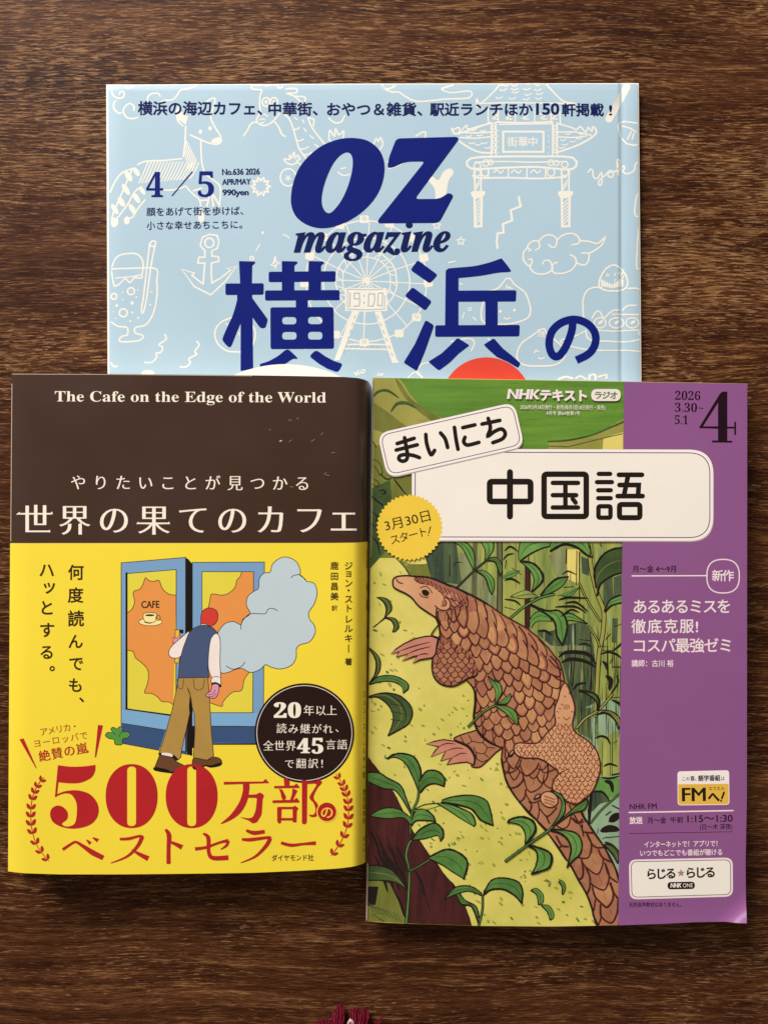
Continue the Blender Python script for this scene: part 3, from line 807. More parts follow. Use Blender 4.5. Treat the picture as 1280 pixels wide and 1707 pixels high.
# --- headline
k = Ink(sh)
q = Z(360, 420, .171875)
k.fill(rnd(q((225, 88), (377, 93), (385, 104), (353, 132), (350, 300), (356, 620), (362, 1132), (240, 1154), (241, 708), (235, 300)), 1.2), NAVY)
k.fill(rnd(q((93, 306), (464, 303), (463, 414), (93, 417)), 3.2), NAVY)
k.fill(sm(q((210, 415), (205, 470), (165, 610), (110, 730), (70, 825), (66, 855), (90, 890), (122, 920), (142, 918), (160, 890), (235, 705), (300, 600), (340, 500), (345, 430), (280, 400)), True, 4), NAVY)
k.fill(rnd(q((330, 400), (352, 445), (505, 655), (480, 740), (430, 738), (330, 600)), [0, 4, 3, 4, 4, 0]), NAVY)
for a in (640, 898): k.fill(rnd(q((a, 88), (a + 146, 92), (a + 153, 106), (a + 122, 132), (a + 120, 390), (a, 390)), 1.0), NAVY)
k.fill(rnd(q((512, 192), (1160, 186), (1160, 288), (512, 292)), 3), NAVY)
k.fill(rnd(q((477, 373), (1199, 369), (1199, 467), (477, 471)), 3), NAVY)
k.fill(q((775, 440), (890, 440), (890, 560), (775, 560)), NAVY)
hole = lambda x0, y0, x1, y1: rnd(q((x0, y0), (x1, y0), (x1, y1), (x0, y1)), 6)
k.fill([rnd(q((528, 537), (1140, 534), (1145, 938), (530, 942)), 4), hole(642, 630, 780, 702), hole(893, 628, 1032, 700), hole(642, 775, 782, 850), hole(893, 773, 1032, 850)], NAVY)
k.fill(sm(q((690, 948), (715, 955), (788, 1025), (780, 1036), (740, 1040), (655, 1092), (520, 1120), (440, 1117), (428, 1105), (435, 1085), (510, 1060), (600, 1010), (665, 958)), True, 4), NAVY)
k.fill(rnd(q((970, 948), (1060, 1012), (1140, 1055), (1230, 1085), (1185, 1170), (1080, 1132), (1000, 1085), (905, 1012)), [6, 0, 0, 4, 6, 0, 0, 5]), NAVY)
k.make('headline', cover)
k = Ink(sh)
q = Z(620, 360, .375)
k.fill(rnd(q((203, 196), (292, 262), (257, 300), (171, 240)), 4), NAVY)
k.fill(rnd(q((180, 316), (266, 380), (237, 421), (145, 355)), 4), NAVY)
k.fill(rnd(q((238, 462), (276, 486), (240, 590), (200, 690), (140, 652), (190, 570)), [4, 4, 0, 3, 3, 0]), NAVY)
k.fill(rnd(q((327, 236), (384, 240), (384, 505), (324, 505)), [5, 0, 0, 0]), NAVY)
k.fill(sm(q((330, 252), (335, 237), (350, 232), (450, 223), (520, 207), (570, 190), (580, 194), (614, 238), (610, 248), (560, 252), (480, 266), (384, 276), (350, 280)), True, 4), NAVY)
k.fill(rnd(q((350, 332), (641, 330), (639, 380), (350, 381)), 3), NAVY)
k.fill(q((503, 370), (558, 370), (558, 500), (503, 500)), NAVY)
k.fill(rnd(q((281, 486), (656, 484), (654, 535), (280, 537)), 3), NAVY)
k.fill(rnd(q((380, 541), (433, 575), (385, 612), (345, 652), (297, 688), (250, 648), (310, 610), (350, 572)), [4, 2, 0, 0, 4, 2, 0, 0]), NAVY)
k.fill(rnd(q((541, 543), (580, 588), (620, 620), (660, 655), (648, 675), (600, 647), (555, 627), (515, 592), (496, 572)), [3, 0, 0, 2, 2, 0, 0, 0, 2]), NAVY)
q = Z(820, 380, .203125)
k.stroke(sm(q((660, 770), (655, 830), (635, 900), (600, 980), (560, 1038), (520, 1055), (485, 1025), (467, 950), (485, 860), (540, 795), (620, 757), (700, 753), (780, 785), (832, 840), (850, 910), (830, 985), (780, 1040), (690, 1085)), False, 8), 12.8, NAVY, flat=True)
k.make('headline', cover)

k = Ink(sh)
k.fill(ell(810.5, 671.6, 76, 76, 72), RED)
k.make('red_disc', cover)
k = Ink(sh)
k.fill(ell(476, 818, 210, 210, 120)[62:118], WHITE) if False else k.fill([(376, 660)] + [(476 + 210 * math.cos(a), 817 + 210 * math.sin(a)) for a in np.linspace(math.radians(-118), math.radians(-62), 40)] + [(576, 660)], WHITE)
k.make('white_dome', cover)
# ------------------------------------------------------------------ the brown and yellow paperback on the left
def h_book(u, v):
    h = 17.3
    if u < 48: h -= 1.15 * ((48 - u) / 33.0) ** 2
    if u > 560: h -= 0.30 * ((min(u, 590) - 560) / 30.0) ** 2
    if u > 586:
        e = 616.5 - 6.0 * (v - 632) / 808.0            # outer limit of the round spine
        t = min(1.0, (u - 586) / (e - 586))
        h -= 13.0 * (1 - math.sqrt(max(0.0, 1 - t * t)))
    return h
book = thing('book', 'brown paperback with a yellow paper band showing a man at a blue café door', 'book')
s0 = lsp(0, 0.955, 40) + [0.002, 0.006, 0.012, 0.02, 0.03, 0.04]
s1 = [0.955 + 0.045 * math.sin(math.pi / 2 * i / 18) for i in range(1, 19)]
S = sorted(set(s0 + s1)); T = lsp(0, 1, 40)
TOPL = [(20, 622.5), (160, 623), (310, 624.5), (450, 626), (560, 628), (586, 629), (598, 630.5), (608, 633), (614, 636), (616.5, 640)]
BOTL = [(14.5, 1452), (40, 1455), (100, 1457), (200, 1457), (310, 1456), (420, 1454.5), (500, 1451), (560, 1447.5), (580, 1445.5), (593, 1443), (603, 1440), (610, 1436)]
LEFTL = [(20, 622.5), (18, 900), (16, 1200), (14.5, 1452)]
RIGHTL = [(616.5, 640), (614, 900), (612, 1200), (610, 1436)]
gj = coons(TOPL, RIGHTL, BOTL, LEFTL, S, T)
BROWN = mat('jacket_brown', (68, 47, 38), rough=0.34, spec=0.35, var=0.05, scale=30)
YEL = mat('band_yellow', (249, 222, 64), rough=0.42, spec=0.3, var=0.02, scale=30)
CREAM = mat('ink_cream', (250, 240, 222), rough=0.45, var=0.02)
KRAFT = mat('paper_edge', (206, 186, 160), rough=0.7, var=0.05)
slab('jacket', gj, h_book, lambda u, v: h_book(u, v) - 0.30, (BROWN, KRAFT), book)
jacket = bpy.data.objects['jacket']
ins = lambda P, d: P
gp = coons([(24, 626), (310, 628), (585, 632), (600, 634), (609, 640)], [(609, 640), (603, 1433)],
           [(18.5, 1448), (310, 1452), (560, 1443), (603, 1433)], [(24, 626), (18.5, 1448)], S, T)
slab('page_block', gp, lambda u, v: h_book(u, v) - 0.42, lambda u, v: 5.2, (PAGES, PAGES), book)
slab('back_jacket', gp, lambda u, v: 5.1, lambda u, v: 4.75, (BROWN, KRAFT), book)
# yellow paper band round the lower part
S2 = S; T2 = lsp(0, 1, 30)
gb = coons([(18, 905.6), (310, 905.4), (560, 905.2), (596, 904.6), (614.4, 903)], [(614.4, 903), (612.4, 1200), (610.3, 1436.5)],
           [(p[0], p[1] + 0.6) for p in BOTL], [(17.6, 905.6), (15.6, 1200), (14.1, 1452.6)], S2, T2)
slab('paper_band', gb, lambda u, v: h_book(u, v) + 0.34, lambda u, v: h_book(u, v) + 0.06, (YEL, WHITE), book)
band = bpy.data.objects['paper_band']

cutsb = ([18, 22, 26, 30, 34, 38, 42, 46, 560, 565, 570, 575, 580, 586, 588, 590, 592, 594, 598, 602, 605, 607, 609, 611], [])
shj = Sheet(h_book, cutsb)
k = Ink(shj)
k.fit(serif('The Cafe on the Edge of the World'), 92, 669, 543.5, 671, 25, CREAM, -0.004, 0.0)
k.make('english_title', jacket)
k = Ink(shj)
k.row('やりたいことが見つかる', 131, 804, 504, 805.5, 27, CREAM, 0.008, -0.006)
for ch, cx, cy in (('世', 60.5, 866), ('界', 125, 866.5), ('の', 190.5, 866), ('果', 257, 866.5), ('て', 322.5, 866), ('の', 387.5, 866), ('カ', 452, 866), ('フ', 516, 866), ('ェ', 573, 862)):
    k.put(ch, cx, cy, 55 if ch not in 'ェ' else 60, CREAM, 0.014, -0.012)
for x, y, w in ((31.5, 856.5, 8), (86, 855.8, 6), (82, 886, 5), (230, 872.5, 5), (281, 872.5, 6)):
    k.fill([(x - w / 2, y + 1.2), (x + w * 0.2, y - 3.2), (x + w / 2, y + 1.2)], CREAM)
k.make('title', jacket)
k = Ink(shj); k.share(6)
k.stroke([(20.6, 640), (19.6, 760), (18.6, 902)], 1.0, KRAFT); k.stroke([(21, 623.6), (160, 624.0), (310, 625.4), (420, 626.6)], 0.9, KRAFT)  # thin pale lines along the jacket's left and top edges
k.fill(ell(468, 735, 2.6, 1.1, 10, -.3), KRAFT)
for i in range(26):
    y = 652 + i * 9.6 + random.uniform(-3, 3); k.stroke([(616.0 - (y - 640) / 140, y), (615.9 - (y - 640) / 140, y + random.uniform(2, 5))], 1.0, CREAM)
for i in range(10):
    x, y = 430 + random.random() * 160, 680 + random.random() * 140; k.stroke([(x, y), (x + random.uniform(2, 7), y + random.uniform(-5, 2))], 0.35, KRAFT)
k.make('pale_marks', jacket)

shb = Sheet(lambda u, v: h_book(u, v) + 0.34, cutsb)
INKB = mat('ink_dark_brown', (58, 32, 22), rough=0.5, spec=0.2, var=0.05)
OUT = mat('ink_outline', (60, 44, 30), rough=0.5, spec=0.2)
DBL = mat('door_blue', (124, 164, 204), rough=0.45, var=0.02); DNB = mat('door_dark_blue', (58, 84, 126), rough=0.45, var=0.02)
LBL = mat('door_light_blue', (128, 176, 216), rough=0.45, var=0.02)
BLK = mat('ink_black', (28, 22, 20), rough=0.45, spec=0.2); GLS = mat('glass_yellow', (232, 216, 72), rough=0.45, var=0.02)
ORG = mat('ink_orange', (236, 152, 76), rough=0.45, var=0.02); CLD = mat('cloud_blue', (196, 212, 220), rough=0.45, var=0.015)
VST = mat('vest_blue', (72, 88, 124), rough=0.45); PNT = mat('trouser_tan', (180, 142, 72), rough=0.45, var=0.06)
SHO = mat('shoe_brown', (108, 66, 42), rough=0.45); HAI = mat('hair_red', (216, 62, 50), rough=0.45); HND = mat('hand_pink', (228, 152, 180), rough=0.45)
SLV = mat('sleeve_white', (246, 232, 226), rough=0.45); GRN = mat('bush_green', (86, 152, 68), rough=0.45); GOLD = mat('handle_gold', (240, 190, 60), rough=0.45)
CUP = mat('cup_cream', (250, 234, 160), rough=0.45); CRIM = mat('ink_crimson', (184, 34, 40), rough=0.45, spec=0.25, var=0.05)
BADGE = mat('badge_brown', (42, 24, 20), rough=0.4, spec=0.25, var=0.05)
q = Z(200, 920, .203125); q2 = Z(170, 1100, .1953); q3 = Z(310, 880, .2578)
k = Ink(shb)
W = 1.2
def shape(pts, m, w=W, smooth=False, closed=True):
    p = sm(pts, True, 6) if smooth else pts
    k.fill(p, m)
    if w: k.stroke(p, w, OUT, closed=True)
# right door frame
shape([(321, 937.5), (441, 937), (439, 1241), (321, 1241)], DBL)
k.fill([(321, 1208), (439, 1211), (439, 1239), (321, 1238)], DNB); k.stroke([(321, 1211), (439, 1211)], W, OUT); k.stroke([(310, 1240), (439, 1240)], 2.0, BLK)
k.fill([(321, 1187), (439, 1189), (439, 1210), (321, 1210)], LBL)
shape([(337, 953), (423, 953), (421.5, 1188), (337, 1188)], GLS)
p = q((1000, 165), (985, 205), (960, 235), (945, 290), (900, 335), (840, 355), (760, 345), (745, 365), (735, 420), (720, 480))
k.fill(sm(p) + q((720, 700), (1095, 700), (1095, 165)), ORG); k.stroke(sm(p), W, OUT)
p = q((1060, 990), (1020, 1050), (1000, 1135), (930, 1150), (880, 1190), (845, 1235), (835, 1268), (745, 1240))
k.fill(sm(p) + q((720, 1240), (720, 700), (1040, 700)), ORG); k.stroke(sm(p), W, OUT)
k.stroke([(423, 953), (421.5, 1188)], W, OUT)
# dark gap and the open left door
k.fill([(309, 930), (314, 932), (321, 940), (321, 1260), (312, 1258)], BLK)
k.fill(q2((690, 640), (790, 560), (790, 745), (720, 790)), BLK)
k.fill(q2((700, 560), (730, 560), (725, 810), (680, 800)), DNB); k.stroke(q2((722, 600), (720, 810)), W, OUT)
shape(q((12, 90), (540, 45), (540, 1640), (12, 1530)), DBL)
k.fill(q((540, 45), (560, 60), (560, 700), (540, 700)), BLK)
k.fill(q2((172, 540), (545, 600), (490, 772), (172, 712)), DNB); k.stroke(q2((172, 540), (545, 600)), W, OUT); k.stroke(q2((172, 712), (490, 772)), W, OUT)
k.fill(q2((172, 425), (600, 480), (560, 598), (172, 538)), LBL)
k.fill(q((48, 172), (66, 170), (66, 1290), (48, 1290)), BLK)
shape(q((62, 178), (464, 145), (462, 1342), (62, 1288)), GLS)
k.stroke(q2((206, 418), (600, 475)), 2.2, BLK); k.stroke(q((57, 175), (57, 1288)), 3.2, BLK)
pa = q((64, 498), (100, 470), (122, 410), (112, 330), (165, 305), (195, 255), (210, 213), (240, 235), (280, 242), (322, 235), (350, 300), (400, 345), (462, 356))
pb = q((64, 806), (110, 820), (130, 870), (180, 910), (225, 960), (237, 1020), (225, 1090), (205, 1155), (260, 1162), (310, 1190), (345, 1228), (400, 1232), (440, 1255))
k.fill(sm(pa) + [pb[-1]] + sm(pb)[::-1], ORG); k.stroke(sm(pa), W, OUT); k.stroke(sm(pb), W, OUT)
k.stroke(q((463, 145), (461, 1300)), W, OUT)
k.fit('CAFE', 236, 1013.5, 266.5, 1013, 16.5, OUT, 0.035, 0.02)
shape(ell(200 + 252 * .203, 920 + 575 * .203, 19.5, 6.4, 24), CUP, 1.0)
shape(sm(q((195, 510), (245, 498), (300, 508), (298, 555), (275, 578), (225, 578), (200, 560)), True), CUP, 1.0)
k.fill(ell(200 + 247 * .203, 920 + 520 * .203, 8, 1.7, 16), INKB); k.stroke(ell(264, 1030, 3.8, 4.3, 14), 1.0, OUT, closed=True)
k.stroke(q((200, 575), (240, 588), (270, 580)), 1.0, OUT)
# cloud of smoke
cl = q3((545, 285), (560, 235), (610, 195), (660, 190), (715, 220), (740, 275), (738, 305), (770, 330), (780, 345), (830, 360), (848, 420), (830, 490), (795, 545), (800, 590), (830, 630), (835, 680), (800, 735), (740, 755), (715, 780), (712, 840), (680, 890), (610, 912), (550, 900), (515, 885), (480, 915), (420, 935), (365, 910), (320, 915), (270, 935), (225, 935), (200, 880), (205, 700), (225, 650), (260, 615), (310, 606), (355, 625), (370, 590), (415, 555), (392, 500), (400, 445), (440, 410), (470, 390), (475, 330), (505, 293))
shape(cl, CLD, W, True)
for p in (((680, 322), (700, 307), (740, 305), (775, 340)), ((357, 655), (358, 625), (375, 590), (420, 555), (510, 555), (530, 528), (560, 520), (592, 535)), ((262, 893), (290, 910), (320, 912), (360, 895), (382, 868))): k.stroke(sm(q3(*p)), W, OUT)
# the man
shape(q((455, 640), (520, 640), (520, 665), (490, 668), (488, 910), (452, 912)), GOLD, 1.0)
k.fill(q((488, 640), (522, 640), (522, 664), (488, 664)), BLK)
shape(q((435, 750), (440, 700), (465, 712), (485, 690), (490, 680), (500, 700), (470, 740)), HND, 0.9)
shape(q2((655, 150), (905, 150), (920, 350), (935, 620), (955, 820), (900, 855), (830, 855), (783, 835), (795, 600), (790, 460), (765, 380), (720, 600), (682, 760), (675, 830), (655, 850), (580, 810), (490, 795), (540, 640), (600, 430), (635, 270)), PNT)
k.fill(sm(q2((722, 225), (745, 260), (760, 310), (775, 420), (765, 500), (745, 420), (752, 300))), BLK)
for p in (((645, 160), (650, 225), (670, 248), (692, 235), (698, 165)), ((785, 165), (790, 235), (825, 258), (865, 235), (876, 165))): k.stroke(sm(q2(*p)), 1.0, OUT)
shape(sm(q2((488, 795), (560, 800), (620, 815), (650, 848), (640, 860), (600, 850), (500, 820)), True), BLK, 0)
k.fill(sm(q2((515, 795), (570, 795), (602, 810), (595, 830), (520, 818)), True), SLV)
shape(q2((495, 810), (600, 830), (640, 870), (700, 900), (702, 940), (640, 965), (570, 955), (450, 940), (455, 910)), SHO)
k.fill(sm(q2((452, 915), (560, 935), (590, 955), (640, 940), (702, 920), (695, 950), (640, 970), (560, 965), (452, 945)), True), BLK)
shape(sm(q2((785, 840), (900, 855), (960, 830), (1010, 845), (1022, 880), (980, 910), (920, 915), (880, 905), (840, 935), (780, 925)), True), SHO)
k.fill(sm(q2((780, 905), (860, 905), (890, 895), (930, 900), (1022, 875), (1010, 905), (930, 920), (885, 908), (840, 938), (782, 930)), True), BLK)
shape(sm(q((570, 655), (520, 690), (430, 770), (402, 820), (412, 858), (450, 872), (500, 855), (540, 760)), True), SLV)
shape(sm(q((665, 605), (680, 588), (720, 590), (745, 610), (730, 650)), True), SLV)
shape(q((660, 604), (700, 600), (760, 620), (800, 660), (790, 680), (750, 720), (730, 860), (722, 960), (735, 1030), (480, 1035), (490, 900), (520, 790), (560, 680), (600, 630)), VST)
shape(sm(q((665, 560), (668, 520), (690, 475), (740, 460), (790, 480), (805, 525), (790, 580), (745, 608), (700, 590), (668, 590)), True), HAI)
shape(sm(q((785, 670), (815, 690), (825, 760), (822, 900), (830, 1080), (820, 1100), (752, 1070), (752, 1030), (728, 960), (728, 850), (745, 720)), True, 4), SLV)
k.stroke(sm(q((755, 1035), (785, 1022), (822, 1030))), 1.0, OUT)
k.fill(sm(q((752, 1080), (785, 1068), (828, 1090), (826, 1112), (790, 1092), (756, 1095)), True), BLK)
shape(sm(q((760, 1090), (800, 1085), (815, 1110), (805, 1165), (780, 1200), (730, 1195), (705, 1180), (715, 1160), (745, 1140)), True), HND)
k.stroke(sm(q((720, 1172), (760, 1165), (785, 1130))), 0.9, OUT); k.stroke(sm(q((725, 1188), (765, 1185), (790, 1160))), 0.9, OUT)
# bush
shape(sm(q2((115, 720), (105, 680), (60, 670), (32, 645), (50, 620), (90, 620), (78, 590), (100, 575), (130, 590), (150, 572), (180, 580), (175, 615), (215, 612), (242, 635), (225, 665), (180, 675), (172, 722)), True), GRN)
k.stroke(sm(q2((100, 620), (115, 640))), 1.0, OUT); k.stroke(sm(q2((165, 620), (152, 645), (150, 660))), 1.0, OUT)
k.make('illustration', band)

k = Ink(shb)
for ch, x, y, s in (('何', 127, 954, 27), ('度', 126.5, 992, 27), ('読', 127, 1031, 28), ('ん', 126.5, 1069, 26), ('で', 127.5, 1106, 26), ('も', 126.5, 1142, 26), ('、', 144.5, 1159, 26),
                    ('ハ', 78.5, 950, 27), ('ッ', 82.5, 977, 27), ('と', 78.5, 1013, 27), ('す', 79, 1050, 27), ('る', 78.5, 1087, 26), ('。', 95.5, 1107, 26)):
    k.put(ch, x, y, s, INKB, 0.018)
k.make('tagline', band)
k = Ink(shb)
for ch, y in zip('ジョン・ストレルキ', (943, 955, 972, 984, 998.6, 1014, 1032, 1047.6, 1064)): k.put(ch, 581, y, 15, INKB, 0.012)
k.stroke([(581, 1075), (581, 1087)], 1.5, INKB); k.put('著', 581, 1103, 12.5, INKB, 0.02)
for ch, y in zip('鹿田昌美', (943, 960.4, 977.4, 994)): k.put(ch, 557.5, y, 14, INKB, 0.016)
k.put('訳', 557.5, 1013.5, 10, INKB, 0.01)
k.make('author_line', band)
k = Ink(shb)
k.fit('ダイヤモンド社', 453, 1434.5, 523, 1434, 11.5, INKB, 0.012)
k.make('publisher_line', band)
k = Ink(shb)
# spine lettering, seen at a grazing angle
k.share(4)
for i, ch in enumerate('ジョン・ストレルキー著'): k.put(ch, 607.6 - i * .1, 1157 + i * 13.5, 12, INKB, 0.01, 0.01, 0, 0.36)
for i, ch in enumerate('鹿田昌美訳'): k.put(ch, 607.2 - i * .1, 1320 + i * 12, 11, INKB, 0.01, 0.01, 0, 0.36)
for i, ch in enumerate('ダイヤ'): k.put(ch, 606.6, 1398 + i * 10, 9, INKB, 0.01, 0.01, 0, 0.36)
for y0, y1 in ((915, 930), (932, 948), (972, 985), (1000, 1018), (1052, 1062)): k.stroke([(612.0, y0), (611.2, (y0 + y1) / 2), (612.0, y1)], 0.9, INKB)
k.make('spine_lettering', band)

# round badge
k = Ink(shb)
k.fill(ell(507.5, 1222, 83, 83, 90), BADGE); k.stroke(ell(507.5, 1222, 79.2, 79.2, 90), 1.0, CREAM, closed=True)
for d, bx in (('2', (456.5, 1170.5, 478, 1196.5)), ('0', (480, 1170.5, 502, 1197)), ('4', (495, 1230.5, 517, 1255.5)), ('5', (519.5, 1230, 539, 1256.5))): k.put(serif(d), 0, 0, 1, CREAM, 0.035, 0.0, box=bx)
for ch, x, y, s in (('年', 515, 1184, 19), ('以', 534.5, 1184, 18.5), ('上', 553, 1184, 18.5), ('読', 469.5, 1214, 18), ('み', 489, 1214.5, 18), ('継', 509, 1214.5, 18), ('が', 528, 1215, 17.5), ('れ', 546.5, 1215, 17.5), ('、', 567, 1213, 17),
                    ('全', 447.5, 1243, 18.5), ('世', 466, 1243, 18.5), ('界', 485, 1243, 18.5), ('言', 551.5, 1241, 18), ('語', 570.5, 1241, 18), ('で', 482.5, 1273, 17), ('翻', 502, 1272.5, 18), ('訳', 522, 1272.5, 18), ('!', 537, 1272, 19)):
    k.put(ch, x, y, s, CREAM, 0.006, -0.008)
k.make('round_badge', band)

# the big red sales line
k = Ink(shb)
q = Z(0, 1180, .25)
k.fill(q((132, 210), (160, 204), (248, 403), (240, 400)), CRIM); k.fill(q((655, 114), (688, 117), (642, 330), (634, 328)), CRIM)
k.row('アメリカ・', 73.5, 1219.5, 125, 1210.5, 14.5, CRIM, 0.0, -0.008); k.row('ヨーロッパで', 62.5, 1239, 140, 1226, 14.5, CRIM, 0.0, -0.008); k.row('絶賛の嵐', 74.5, 1259.5, 137, 1247.5, 20, CRIM, 0.018, 0.0)
k.fill(sm(q((388, 385), (392, 382)), False) + sm(q((392, 382), (470, 392), (560, 390), (638, 380)), False) + sm(q((638, 380), (636, 420), (610, 465), (540, 498), (460, 502), (392, 495)), False)
       + q((383, 575)) + sm(q((383, 575), (440, 555), (520, 550), (600, 575), (648, 630), (660, 690), (640, 745), (590, 785), (500, 805), (420, 795), (360, 765), (337, 720), (345, 675), (380, 652), (420, 660), (452, 695), (450, 740), (415, 772), (440, 790), (480, 785), (505, 760), (515, 690), (510, 630), (480, 580), (440, 570), (400, 580), (372, 595))) + q((368, 594)), CRIM)
for cx in (219.8, 319.8):
    o = [(cx + 43.2 * math.copysign(abs(math.cos(a)) ** .94, math.cos(a)), 1327 + 53.3 * math.copysign(abs(math.sin(a)) ** .94, math.sin(a))) for a in np.linspace(0, math.tau, 73)[:-1]]
    k.fill([o, rect(cx - 7.6, 1277.5, cx + 7.4, 1377, 7.5)], CRIM)
q = Z(310, 1180, .2578)
# 万 with brush contrast
k.fill(rnd(q((245, 478), (500, 476), (515, 458), (540, 486), (245, 496)), 1), CRIM)
k.fill(sm(q((372, 490), (410, 490), (400, 590), (360, 670), (300, 720), (225, 750), (290, 690), (345, 610), (368, 540)), True, 5), CRIM)
k.fill(rnd(q((385, 562), (455, 560), (480, 545), (508, 566), (497, 585), (490, 690), (460, 740), (430, 748), (410, 730), (345, 705), (410, 715), (435, 705), (452, 660), (460, 582), (385, 580)), 3), CRIM)
# 部
for p in (((570, 505), (700, 502), (715, 488), (735, 512), (735, 518), (570, 520)), ((560, 598), (700, 594), (715, 580), (735, 605), (735, 612), (560, 615)),
          ((632, 455), (650, 450), (672, 475), (668, 510), (638, 510)), ((600, 520), (625, 530), (648, 575), (640, 598), (620, 590), (612, 550)), ((690, 520), (722, 535), (690, 600), (672, 600), (685, 560)),
          ((590, 640), (620, 645), (615, 745), (598, 748), (590, 730)), ((690, 640), (705, 632), (728, 648), (718, 665), (715, 740), (690, 740)), ((600, 640), (712, 640), (712, 655), (600, 655)), ((605, 712), (700, 712), (700, 728), (605, 728)),
          ((750, 465), (785, 470), (782, 740), (770, 754), (750, 748))):
    k.fill(rnd(q(*p), 1.2), CRIM)
k.fill(sm(q((780, 478), (840, 475), (855, 460), (880, 482), (850, 520), (825, 580), (850, 620), (862, 660), (845, 700), (810, 705), (795, 690), (825, 690), (838, 660), (825, 615), (798, 580), (825, 530), (842, 492), (780, 492)), True, 4), CRIM)
k.fill(ell(545, 1353.5, 17.4, 17.4, 40), YEL); k.fill(ell(545, 1353.5, 15.6, 15.6, 40), CRIM)
k.put('の', 545, 1354, 23, YEL, 0.012, 0.0)
# ベストセラー in tapering brush strokes
def brush(f, pts, ws):
    p = sm(f(*pts), False, 8); n = len(p); L = []; R = []
    for i in range(n):
        a = np.array(p[max(i - 1, 0)]); b = np.array(p[min(i + 1, n - 1)]); d = (b - a) / (np.hypot(*(b - a)) or 1)
        w = np.interp(i / (n - 1), np.linspace(0, 1, len(ws)), ws) / 2
        L.append((p[i][0] - d[1] * w, p[i][1] + d[0] * w)); R.append((p[i][0] + d[1] * w, p[i][1] - d[0] * w))
    k.fill(L + R[::-1], CRIM, True)
q = Z(0, 1180, .25); r_ = Z(310, 1180, .2578)
brush(q, ((420, 945), (480, 905), (510, 895), (560, 925), (620, 965), (690, 1000)), (5, 4, 4, 6, 9, 8)); brush(q, ((580, 880), (605, 905)), (2, 6)); brush(q, ((620, 865), (655, 885)), (2, 6.5))
brush(q, ((800, 875), (860, 872), (930, 855), (955, 865)), (4, 5, 4, 6)); brush(q, ((950, 858), (920, 920), (850, 990), (740, 1035)), (7, 6, 4, 1.2)); brush(q, ((880, 945), (930, 975), (990, 1005)), (2, 6, 9))
brush(q, ((1105, 810), (1128, 850), (1125, 940), (1125, 1040)), (4, 8, 6.5, 7)); brush(q, ((1130, 890), (1175, 910), (1215, 930)), (3, 6, 8.5))
brush(r_, ((60, 912), (130, 902), (220, 870), (275, 858)), (6, 4.5, 4, 6)); brush(r_, ((275, 858), (262, 890), (225, 915)), (5, 4.5, 1.5)); brush(r_, ((112, 812), (145, 840), (148, 930), (175, 970), (275, 968)), (3, 7, 6, 7, 8))
brush(r_, ((390, 792), (440, 808), (510, 800)), (4, 7, 6)); brush(r_, ((362, 850), (420, 852), (530, 838), (545, 845)), (4, 6, 4.5, 6)); brush(r_, ((545, 842), (520, 890), (450, 960), (355, 1002)), (7, 6.5, 4, 1.2))
brush(r_, ((615, 872), (680, 888), (760, 880), (840, 874)), (5, 5.5, 4, 6.5))
# laurels
def laurel(stem, side):
    p = sm(stem, False, 8); k.stroke(p, 1.2, CRIM)
    m = 11
    for i in range(m):
        j = int((len(p) - 2) * (i + 0.3) / m); a = np.array(p[j]); d = np.array(p[j + 1]) - a; d = d / np.hypot(*d); nn = np.array((-d[1], d[0]))
        s = 1.0 - 0.28 * abs(i - 4) / 7
        for g in (-1, 1):
            b = a + d * 9 * s + nn * g * 8.5 * s
            k.fill(sm([tuple(a + nn * g * .8), tuple(a + d * 1.5 * s + nn * g * 6.5 * s), tuple(b), tuple(a + d * 7.5 * s + nn * g * 3.2 * s)], True, 4), CRIM)
k.share(12)
laurel(q((325, 1020), (250, 920), (215, 810), (207, 700), (218, 600), (250, 520), (293, 465)), 1)
laurel(r_((940, 955), (1010, 850), (1045, 745), (1050, 640), (1038, 560), (1010, 490), (970, 428)), -1)
k.make('sales_line', band)
# ------------------------------------------------------------------ the purple-edged language textbook on the right
def h_text(u, v):
    h = 10.2
    le = 620.5 - 10.5 * (v - 630) / 906.0
    d = u - le
    if d < 2.4: h -= 0.8 * ((2.4 - d) / 2.4) ** 2        # rounded spine edge
    a = (u - 1165) / 80.0 ; b = (v - 1465) / 80.0
    t = a + b - 1.13
    if t > 0: h += 7.0 * t ** 2.2                                        # lifted corner
    if v > 1500: h += 0.5 * ((v - 1500) / 40.0) ** 2 * max(0, min(1, (u - 900) / 250.0))
    return h
tb = thing('textbook', 'language textbook with a pangolin painting and a purple right margin', 'textbook')
TT = [(620.5, 629.5), (780, 631.5), (940, 634), (1080, 636.5), (1245, 639.5)]
TB = [(610, 1535.5), (640, 1538), (700, 1540.5), (800, 1543.5), (920, 1544.5), (1030, 1542.5), (1110, 1539.5), (1180, 1536), (1210, 1536.5), (1243.5, 1540)]
TL = [(620.5, 629.5), (617, 900), (613, 1250), (610, 1535.5)]
TR = [(1245, 639.5), (1242.5, 900), (1240.5, 1250), (1240, 1440), (1241, 1500), (1243.5, 1540)]
S = sorted(set(lsp(0, 1, 50) + lsp(0.78, 1, 40) + [0.004, 0.008, 0.012, 0.016, 0.026, 0.032, 0.038, 0.046, 0.052])); T = sorted(set(lsp(0, 1, 60) + lsp(0.85, 1, 40)))
gt = coons(TT, TR, TB, TL, S, T)
MEADOW = mat('paint_meadow', (232, 216, 118), rough=0.42, var2=(204, 198, 88), scale=55)
PURPLE = mat('ink_purple', (144, 88, 142), rough=0.40, spec=0.3, var=0.03, scale=30)
SPW = mat('spine_pale', (196, 170, 190), rough=0.5)
slab('front_cover', gt, h_text, lambda u, v: h_text(u, v) - 0.28, (MEADOW, SPW), tb)
